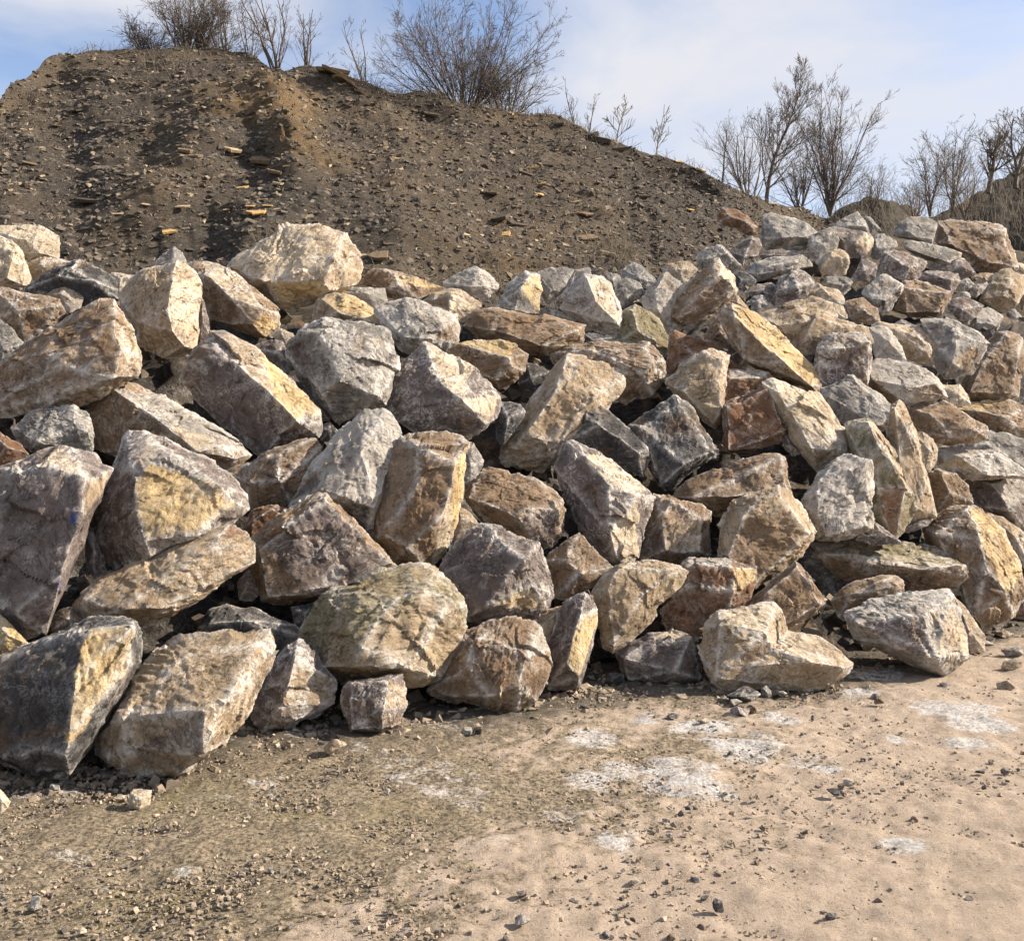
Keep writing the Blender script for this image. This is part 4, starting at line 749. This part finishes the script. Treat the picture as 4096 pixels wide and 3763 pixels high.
def build_stones():
    for i, (x, y, w, h, c, lab) in enumerate(STONES):
        gx, gy = gpos(x, y); s = gy / F / 2; W_, H_ = w * s, h * s * 1.05
        V, Q, at, cc = rand_stone((W_ * 1.08, W_ * .85, H_ * 1.15), c, 5000 + i * 7, 12 if w > 60 else 9)
        at['paint'] = np.zeros(len(V)); V = V + cc
        o = mesh_obj('stone', V, Q, M_ROCK, attrs=at, loc=(gx, gy + W_ * .3, H_ * .42))
        tag(o, lab, 'stone', 'loose stones on the quarry floor')
    # more small stones of one look, sown over the sand
    protos = []
    for j in range(5):
        V, Q, at, cc = rand_stone((.05, .045, .032), 'spgbp'[j], 7000 + j * 5, 7); at['paint'] = np.zeros(len(V))
        protos.append((V, Q, at))
    R = np.random.default_rng(5); k = 0; src = {}
    while k < 45:
        x, y = R.uniform(2000, 4090), R.uniform(2960, 3760)
        if R.random() > .35 + .65 * (y - 2900) / 860: continue
        gx, gy = gpos(x, y); s = R.uniform(.45, 1.0); j = int(R.integers(5))
        if j not in src:
            V, Q, at = protos[j]; o = mesh_obj('pebble', V, Q, M_ROCK, attrs=at); src[j] = o
        else: o = src[j].copy(); COL.objects.link(o)
        o.location = (gx, gy, .004 * s); o.rotation_euler = (0, 0, R.uniform(0, 6.28)); o.scale = (s, s * R.uniform(.7, 1.1), s)
        tag(o, 'small dark pebble scattered on the pale sand at lower right', 'pebble', 'dark pebbles on the sand'); k += 1
build_stones()

# ------------------------------------------------------------------ gravel and scree (uncountable)
def scatter_mesh(name, P, size, flat, tilt, colr, mat, seed, tiltvec=None):
    """many little faceted pieces joined in one mesh"""
    R = np.random.default_rng(seed); n = len(P)
    base = np.array([(-1, -1, -1), (1, -1, -1), (1, 1, -1), (-1, 1, -1), (-1, -1, 1), (1, -1, 1), (1, 1, 1), (-1, 1, 1)], float) * .5
    fc = np.array([(0, 3, 2, 1), (4, 5, 6, 7), (0, 1, 5, 4), (1, 2, 6, 5), (2, 3, 7, 6), (3, 0, 4, 7)])
    V = base[None] * (1 + .45 * R.uniform(-1, 1, (n, 8, 3))) * (np.array([1, .75, 1]) * np.stack([size, size, size * flat], -1))[:, None]
    a = R.uniform(0, 6.283, n); ca, sa = np.cos(a)[:, None], np.sin(a)[:, None]
    V[..., 0], V[..., 1] = V[..., 0] * ca - V[..., 1] * sa, V[..., 0] * sa + V[..., 1] * ca
    b = R.normal(0, tilt, n) + (0 if tiltvec is None else tiltvec); cb, sb = np.cos(b)[:, None], np.sin(b)[:, None]
    V[..., 1], V[..., 2] = V[..., 1] * cb - V[..., 2] * sb, V[..., 1] * sb + V[..., 2] * cb
    b = R.normal(0, tilt, n); cb, sb = np.cos(b)[:, None], np.sin(b)[:, None]
    V[..., 0], V[..., 2] = V[..., 0] * cb - V[..., 2] * sb, V[..., 0] * sb + V[..., 2] * cb
    V = (V + P[:, None]).reshape(-1, 3)
    Q = (fc[None] + 8 * np.arange(n)[:, None, None]).reshape(-1, 4)
    return mesh_obj(name, V, Q, mat, shade=False, attrs=dict(Col=np.repeat(colr, 8, 0)))

def build_gravel():
    R = np.random.default_rng(17); n = 30000
    px = R.uniform(-80, 2130, n); py = 1180 + (1890 - 1180) * R.random(n) ** .8
    yt = np.interp(px, TOE[:, 0], TOE[:, 1])
    keep = (py > yt - 60); px, py = px[keep], py[keep]
    d = CAMH * F / (py - YH); x = (px - CX) / F * d
    P = np.stack([x, d, 0 * x], -1)
    sandy = smooth(-260, 420, (py - 1480) * .9 + (px - 1050) * .55 + 160 * fbm(P * 1.7, 3, 3))
    keep = R.random(len(x)) < (1 - .78 * sandy) * smooth(-.7, .5, fbm(P * 1.4, 3, 77) + .2); P = P[keep]; d = d[keep]
    nt = 3000; tx = R.uniform(-40, 2090, nt); td = d_toe(tx) + R.normal(.0, .22, nt) + .12
    P = np.concatenate([P, np.stack([(tx - CX) / F * td, td, 0 * td], -1)]); d = np.concatenate([d, td]); isT = np.arange(len(P)) >= len(P) - nt
    m = len(P); s = isT * (.006 + .045 * R.random(m) ** 6) + .003 + .011 * R.random(m) ** 4.0 + .0011 * d
    P[:, 2] = s * np.where(isT, -.05, .12)
    t = R.random((m, 1)); colr = np.where(R.random((m, 1)) < .85, np.array((.15, .122, .092)) + t * np.array((.2, .165, .125)), np.array((.07, .063, .056)) + t * .09)
    o = scatter_mesh('gravel', P, s, .6, .35, colr, M_CHIP, 18)
    tag(o, 'fine gravel strewn over the quarry floor', 'gravel', kind='stuff')
build_gravel()
def build_rubble():
    R = np.random.default_rng(91); n = 900; P = CORE_P[R.integers(len(CORE_P), size=n)] + R.normal(0, .08, (n, 3)) + np.array([0, -.12, .05])
    q = R.random((n, 1)); colr = np.array((.07, .058, .046)) + q * np.array((.14, .115, .085))
    o = scatter_mesh('rubble', P, .04 + .13 * R.random(n) ** 2, .65, .6, colr, M_CHIP, 92)
    tag(o, 'broken rubble lodged in the gaps between the boulders', 'rubble', kind='stuff')
build_rubble()

def build_scree():
    R = np.random.default_rng(23); n = 27000
    px = R.uniform(-60, 1720, n); t = R.random(n) ** .9
    P, och = mound_pt(px, t)
    d = P[:, 1]
    s = (.018 + .075 * R.random(n) ** 3.4); q = R.random((n, 1))
    colr = np.array((.055, .048, .041)) + q * np.array((.12, .098, .072))
    lite = (R.random((n, 1)) < .05 + .16 * och[:, None]); colr = np.where(lite, np.array((.20, .165, .115)) + q * np.array((.14, .11, .07)), colr)
    P = P + np.array([0, -.5, .7]) * (s * .08)[:, None]
    o = scatter_mesh('shale_chips', P, s, .25, .38, colr, M_CHIP, 24, tiltvec=.55)
    o.parent = MOUND; tag(o, kind='stuff')
    # the larger slabs, one by one
    protos = []
    for j in range(7):
        k = int(R.integers(5, 8)); a = np.sort(R.uniform(0, 6.283, k)); r = R.uniform(.6, 1.1, k)
        top = np.stack([np.cos(a) * r * .5, np.sin(a) * r * .36, 0 * a + .07], -1); bot = top * np.array([.93, .93, 1]) - np.array([0, 0, .14])
        top[:, 2] += R.normal(0, .015, k)
        bm = bmesh.new(); vt = [bm.verts.new(p) for p in top]; vb = [bm.verts.new(p) for p in bot]
        bm.faces.new(vt); bm.faces.new(vb[::-1])
        for i in range(k): bm.faces.new((vt[i], vb[i], vb[(i + 1) % k], vt[(i + 1) % k]))
        bmesh.ops.recalc_face_normals(bm, faces=bm.faces); bmesh.ops.bevel(bm, geom=bm.edges[:], offset=.012, segments=1, affect='EDGES')
        me = bpy.data.meshes.new('slab'); bm.to_mesh(me); bm.free(); protos.append(me)
    mats = [plain('slab_dark', (.045, .038, .033), (.10, .078, .056), 9, .9, .02), plain('slab_brown', (.12, .088, .055), (.2, .145, .09), 9, .9, .02), plain('slab_tan', (.32, .25, .16), (.46, .36, .235), 9, .9, .02), plain('slab_orange', (.40, .25, .09), (.56, .37, .16), 9, .9, .02)]
    meshes = [[None] * 7 for _ in mats]
    def slab(px, py, w, m, th=1.0, yaw=None, pitch=.45, roll=0.0, sink=.0):
        df, zf, dc, zc = mound_cols(np.array([px])); tt = np.linspace(0, 1, 200)
        PP, _ = mound_pt(np.full(200, float(px)), tt); yy = YH - (PP[:, 2] - CAMH) / PP[:, 1] * F
        i = np.abs(yy - py).argmin(); p = PP[i]; j = int(R.integers(7))
        if meshes[m][j] is None:
            me = protos[j].copy(); me.materials.clear(); me.materials.append(mats[m]); meshes[m][j] = me
        o = bpy.data.objects.new('slab', meshes[m][j]); COL.objects.link(o); o.parent = MOUND
        S = w / F * p[1] * 1.05; o.scale = (S, S * R.uniform(.8, 1.2), S * th * .6)
        o.location = p + np.array([0, -.55, .8]) * (S * (.06 - sink)); o.rotation_euler = (pitch + R.normal(0, .08), roll + R.normal(0, .08), R.uniform(-.5, .5) if yaw is None else yaw)
    for a in ((343, 467, 54, 3), (241, 430, 26, 2), (300, 406, 24, 2), (365, 412, 42, 2), (490, 378, 32, 3), (505, 412, 22, 3), (520, 427, 44, 3), (540, 412, 24, 3), (528, 402, 26, 2), (470, 300, 44, 2, 1.6), (500, 240, 34, 1), (455, 143, 20, 2), (180, 158, 26, 1),
              (175, 402, 66, 0, 1.2), (200, 398, 20, 2), (150, 222, 40, 0), (380, 305, 40, 1, 1.8), (400, 315, 34, 1, 1.5), (325, 303, 14, 2, 3.0), (530, 325, 66, 1, 1.6), (560, 345, 40, 1, 1.6), (565, 370, 26, 2, 1.8), (525, 365, 16, 2, 3), (540, 290, 30, 1),
              (795, 461, 12, 2, 3.), (870, 388, 22, 2), (905, 410, 22, 2), (795, 318, 22, 3), (745, 310, 16, 2), (720, 355, 16, 2), (800, 340, 22, 2), (880, 262, 14, 2), (985, 388, 40, 0, 1.3), (1000, 440, 60, 0, 1.4), (1035, 452, 56, 0, 1.6),
              (1055, 350, 40, 0), (1070, 337, 36, 3, 1.2), (1088, 368, 30, 3), (1080, 388, 24, 3), (1100, 330, 46, 0), (1170, 430, 40, 1), (1215, 510, 60, 2, 1.4), (1010, 470, 34, 3), (1290, 395, 50, 0), (1330, 440, 40, 0), (1380, 420, 24, 3),
              (1180, 480, 50, 1), (1210, 285, 50, 0, 2.2), (1185, 272, 36, 0, 2.4), (1240, 300, 40, 0, 2), (1120, 250, 34, 0, 2), (1010, 270, 34, 0, 1.6), (860, 232, 40, 0, 1.6), (620, 310, 40, 0), (640, 470, 26, 2), (700, 500, 40, 1), (760, 515, 60, 1, 1.4), (930, 470, 26, 2),
              (90, 470, 30, 1), (60, 330, 30, 1), (110, 300, 26, 1), (250, 330, 24, 1), (560, 420, 18, 2), (600, 445, 20, 2), (460, 420, 18, 2), (420, 400, 16, 2), (660, 380, 16, 2)):
        slab(*a)
    # ledge of stacked slabs jutting from the crest
    for a in ((668, 146, 92, 1, .9, .1, .1, .22, .05), (684, 156, 84, 1, .9, -.1, .15, .3, .0), (700, 166, 70, 1, .8, .2, .1, .38, .05), (722, 190, 34, 1, 1.2, .2, .1, .5), (712, 178, 40, 1, .9, .2, .1, .4), (735, 196, 30, 1, 1., .3, .1, .5)):
        slab(*a)
    for _ in range(90):
        slab(R.uniform(0, 1560), R.uniform(170, 520), R.uniform(8, 24), int(R.choice([0, 0, 0, 1, 1, 2], 1)[0]), R.uniform(.8, 1.8))
build_scree()

# ------------------------------------------------------------------ bare trees and shrubs
def tube_mesh(name, segs, mat, parent, sides=3):
    S = np.array(segs); p0, p1, r0, r1 = S[:, :3], S[:, 3:6], S[:, 6], S[:, 7]; n = len(S)
    ax = p1 - p0; ax /= np.maximum(np.linalg.norm(ax, axis=1), 1e-6)[:, None]
    ref = np.where(np.abs(ax[:, 2:3]) > .8, np.array([[1., 0, 0]]), np.array([[0, 0, 1.]]))
    u = np.cross(ax, ref); u /= np.linalg.norm(u, axis=1)[:, None]; v = np.cross(ax, u)
    ring = []
    for p, r in ((p0, r0), (p1, r1)):
        for k in range(sides):
            a = 2 * math.pi * k / sides; ring.append(p + (u * math.cos(a) + v * math.sin(a)) * r[:, None])
    V = np.stack(ring, 1).reshape(-1, 3); b = 2 * sides * np.arange(n)[:, None]
    Q = np.concatenate([np.stack([b[:, 0] + k, b[:, 0] + (k + 1) % sides, b[:, 0] + sides + (k + 1) % sides, b[:, 0] + sides + k], -1) for k in range(sides)])
    return mesh_obj(name, V, Q, mat, parent)

def plant(base, height, spread, stems, seed, label, name='bare_tree', cat='tree', mat=None, levels=3, droop=.0, rad=.03, kids=6, group=None, twig=.0028, up=.25, sfac=.62):
    R = random.Random(seed); trunk, crown = [], []; height, spread = float(height), float(spread)
    def grow(p, d, L, r, lev):
        n = 7 if lev == 0 else 5 if lev == 1 else 3; q = p; dd = d.copy()
        nk = max(2, int(kids * (.8, .68, .56)[min(lev, 2)]))
        spots = sorted(R.uniform(.18 if lev == 0 and stems == 1 else .1, 1) for _ in range(int(nk * (1.6 if lev == 0 else 1)))) if lev < levels else []
        for i in range(n):
            dd = dd + Vector((R.gauss(0, .10), R.gauss(0, .10), R.gauss(0, .07) + (up * .28 if lev else .05) - droop * lev * .12)); dd.normalize()
            q2 = q + dd * (L / n); ra, rb = r * (1 - .8 * i / n), r * (1 - .8 * (i + 1) / n)
            (trunk if lev == 0 else crown).append((*q, *q2, max(ra, twig), max(rb, twig * .8)))
            for s in spots:
                if i / n <= s < (i + 1) / n:
                    f = s * n - i; o = q.lerp(q2, f)
                    side = Vector((R.gauss(0, 1), R.gauss(0, 1), R.gauss(0, .25))); side -= dd * side.dot(dd); side.normalize()
                    a = R.uniform(.45, .95); nd = (dd * math.cos(a) + side * math.sin(a)).normalized()
                    grow(o, nd, L * (sfac if lev == 0 else .55) * (1.15 - .65 * s) * R.uniform(.7, 1.15), max(r * .5 * (1 - .6 * s), twig), lev + 1)
            q = q2
    root = bpy.data.objects.new(name, None); COL.objects.link(root); root.location = base
    for k in range(stems):
        a = R.uniform(0, 6.283); lean = spread * (R.random() ** .6) if stems > 1 else spread * .1
        lean = float(lean); d = Vector((math.cos(a) * lean, math.sin(a) * lean * .8, 1)).normalized()
        o = Vector((R.gauss(0, .01), R.gauss(0, .01), -.12))
        grow(o, d, height * R.uniform(.75, 1.05) / max(.75, d.z ** .5), rad * R.uniform(.7, 1.1), 0)
    tube_mesh('trunk', trunk, mat or M_BARK, root, 4); tube_mesh('crown', crown, mat or M_BARK, root, 3)
    tag(root, label, cat, group)

def crest(px, back=.4):
    df, zf, dc, zc = mound_cols(np.array([float(px)])); P, _ = mound_pt(np.array([float(px)]), np.array([1.0 + back / 14])); return Vector(P[0])
def m_per_px(px): return float(mound_cols(np.array([float(px)]))[2][0]) / F
def ctree(px, top, wpx, stems, seed, label, back=.5, **kw):
    b = crest(px, back); yb = np.interp(px, CREST[:, 0], CREST[:, 1]); h = (yb - top) * b.y / F
    plant(b, h, kw.pop('spread', wpx * b.y / F / 2 / h), stems, seed, label, **kw)
G1_ = 'bare trees and shrubs on the mound crest'
SH = dict(name='bare_shrub', cat='shrub', group=G1_)
ctree(300, 8, 150, 14, 1, 'tangled drooping shrub leftmost on the mound crest', droop=.5, rad=.022, kids=7, **SH)
ctree(375, -60, 210, 16, 2, 'densest dark shrub clump over the mound summit', droop=.25, rad=.028, kids=8, **SH)
ctree(450, -50, 120, 7, 3, 'bare shrub right of the densest summit clump', rad=.022, kids=7, **SH)
ctree(500, -30, 90, 4, 4, 'thin spreading shrub between summit clump and twin saplings', rad=.018, kids=6, **SH)
ctree(556, -60, 110, 5, 5, 'group of slim bare stems right of the summit clump', rad=.03, kids=6, mat=M_BARK, group=G1_, up=.5, sfac=.4)
ctree(612, -50, 90, 3, 6, 'slender bare tree leaning right, left of the jutting slab ledge', rad=.026, kids=6, group=G1_, up=.5, sfac=.42)
ctree(735, -10, 70, 3, 7, 'slim birch like tree just right of the jutting slab ledge', rad=.022, kids=6, group=G1_, up=.5, sfac=.35)
ctree(930, -12, 400, 30, 8, 'big round fan shaped shrub in the middle of the crest', rad=.02, kids=8, spread=1.45, **SH, sfac=.45)
ctree(1010, 90, 260, 16, 9, 'low dense shrub skirting the right foot of the big fan shrub', rad=.02, kids=7, spread=1.1, **SH)
ctree(1150, 130, 40, 2, 10, 'two thin saplings right of the big fan shaped shrub', rad=.014, kids=5, group=G1_, up=.6, sfac=.3)
ctree(1178, 138, 40, 2, 11, 'thin forked sapling left of the lone crest birch', rad=.014, kids=5, group=G1_, up=.6, sfac=.3)
ctree(1230, 138, 60, 1, 12, 'small birch with rounded crown on the crest\'s right shoulder', rad=.026, kids=9, group=G1_, up=.5, mat=M_BARK2, sfac=.42, levels=2, twig=.006)
ctree(1312, 178, 42, 1, 13, 'lone slim birch standing right on the falling crest', rad=.02, kids=8, group=G1_, up=.6, mat=M_BARK2, sfac=.3, levels=2, twig=.006)
ctree(1365, 300, 60, 5, 14, 'tiny bare bush on the falling crest near the tree group', rad=.01, kids=5, **SH)
ctree(215, 88, 60, 5, 31, 'thin low bush at the mound summit\'s left end', rad=.01, kids=5, **SH)
ctree(135, 85, 25, 2, 32, 'little sapling alone on the mound\'s left shoulder', rad=.01, kids=4, group=G1_)
G2_ = 'bare trees behind the far heap'
def ftree(px, base, top, wpx, d, stems, seed, label, **kw):
    b = world(np.array(float(px)), np.array(float(base)), d); h = (base - top) * d / F
    plant(Vector(b), h, kw.pop('spread', wpx * d / F / 2 / h), stems, seed, label, group=G2_, **kw)
ftree(1440, 400, 195, 60, 26, 1, 15, 'thin bare tree left of the tallest dark tree on the right', rad=.035, kids=7, up=.5, sfac=.4)
ftree(1535, 420, 135, 130, 27, 1, 16, 'tallest dark bare tree right of the mound', rad=.075, kids=15, up=.55, twig=.005, levels=3, sfac=.5)
ftree(1500, 420, 250, 130, 26, 9, 17, 'thicket of thin stems around the tallest dark tree\'s foot', rad=.03, kids=6, name='bare_shrub', cat='shrub', up=.4)
ftree(1660, 425, 185, 190, 28, 15, 18, 'wide fan of upright bare stems right of the tallest tree', rad=.032, kids=8, up=.5, twig=.004, sfac=.38)
ftree(1600, 425, 300, 120, 27, 8, 19, 'low dark thicket between the tallest tree and the stem fan', rad=.03, kids=7, name='bare_shrub', cat='shrub')
ftree(1745, 420, 330, 70, 29, 7, 20, 'low bush at the right side of the stem fan', rad=.02, kids=6, name='bare_shrub', cat='shrub')
ftree(1860, 425, 290, 90, 30, 6, 21, 'bare bushy tree leftmost on the far right bank', rad=.035, kids=7, up=.4, twig=.0045)
ftree(1905, 415, 265, 90, 31, 6, 22, 'bare tree in the middle of the far right bank', rad=.04, kids=7, up=.45, twig=.0045)
ftree(1975, 380, 230, 100, 33, 1, 23, 'single trunked bare tree on the rise of the right bank', rad=.11, kids=12, up=.4, twig=.006)
ftree(2030, 370, 215, 110, 34, 2, 24, 'bare tree cut by the right frame edge on the bank', rad=.09, kids=11, up=.4, twig=.006)
ftree(1930, 430, 330, 120, 29, 9, 25, 'brown thicket at the foot of the right bank trees', rad=.025, kids=7, name='bare_shrub', cat='shrub', mat=M_BARK2)
ftree(1830, 440, 360, 110, 28, 9, 26, 'brown low thicket left of the right bank trees', rad=.022, kids=7, name='bare_shrub', cat='shrub', mat=M_BARK2)

def build_grass():
    R = np.random.default_rng(41); segs = []
    def blade(p, h, dx, r=.004):
        q = p + np.array([dx * .4, 0, h * .6]); e = p + np.array([dx, R.normal(0, .03), h]); segs.append((*p, *q, r, r)); segs.append((*q, *e, r, r * .5))
    px = R.choice([R.uniform(120, 520), 0], 1)
    for a, b, n in ((120, 520, 160), (740, 1240, 520), (1240, 1560, 90)):
        x = R.uniform(a, b, n); t = 1.0 - np.abs(R.normal(0, .035, n)) + .015
        P, _ = mound_pt(x, t)
        for p in P: blade(p, R.uniform(.05, .22), R.normal(0, .1))
    # tufts low on the mound face
    for cx, cy, n in ((30, .12, 60), (560, .05, 50), (1240, .25, 90), (1000, .05, 40), (330, .85, 40), (690, .04, 40), (850, .03, 60)):
        P, _ = mound_pt(cx + R.normal(0, 30, n), np.clip(cy + R.normal(0, .03, n), .01, .98))
        for p in P: blade(p, R.uniform(.12, .5), R.normal(0, .2))
    o = tube_mesh('dry_grass', segs, M_GRASS, None, 3); tag(o, 'dry dead grass along the mound crest', 'grass', kind='stuff')
    segs2 = segs; segs2.clear()
    n = 6000; i = R.integers(2, 38, n); j = R.integers(50, 199, n); P = FARP[i, j] + np.stack([R.normal(0, .3, n), R.normal(0, .3, n), 0 * i], -1)
    for p in P: blade(p, R.uniform(.2, .9), R.normal(0, .22), .007)
    o = tube_mesh('scrub', segs2, M_BARK2, None, 3); tag(o, 'dead brown scrub covering the far bank', 'scrub', kind='stuff')
build_grass()
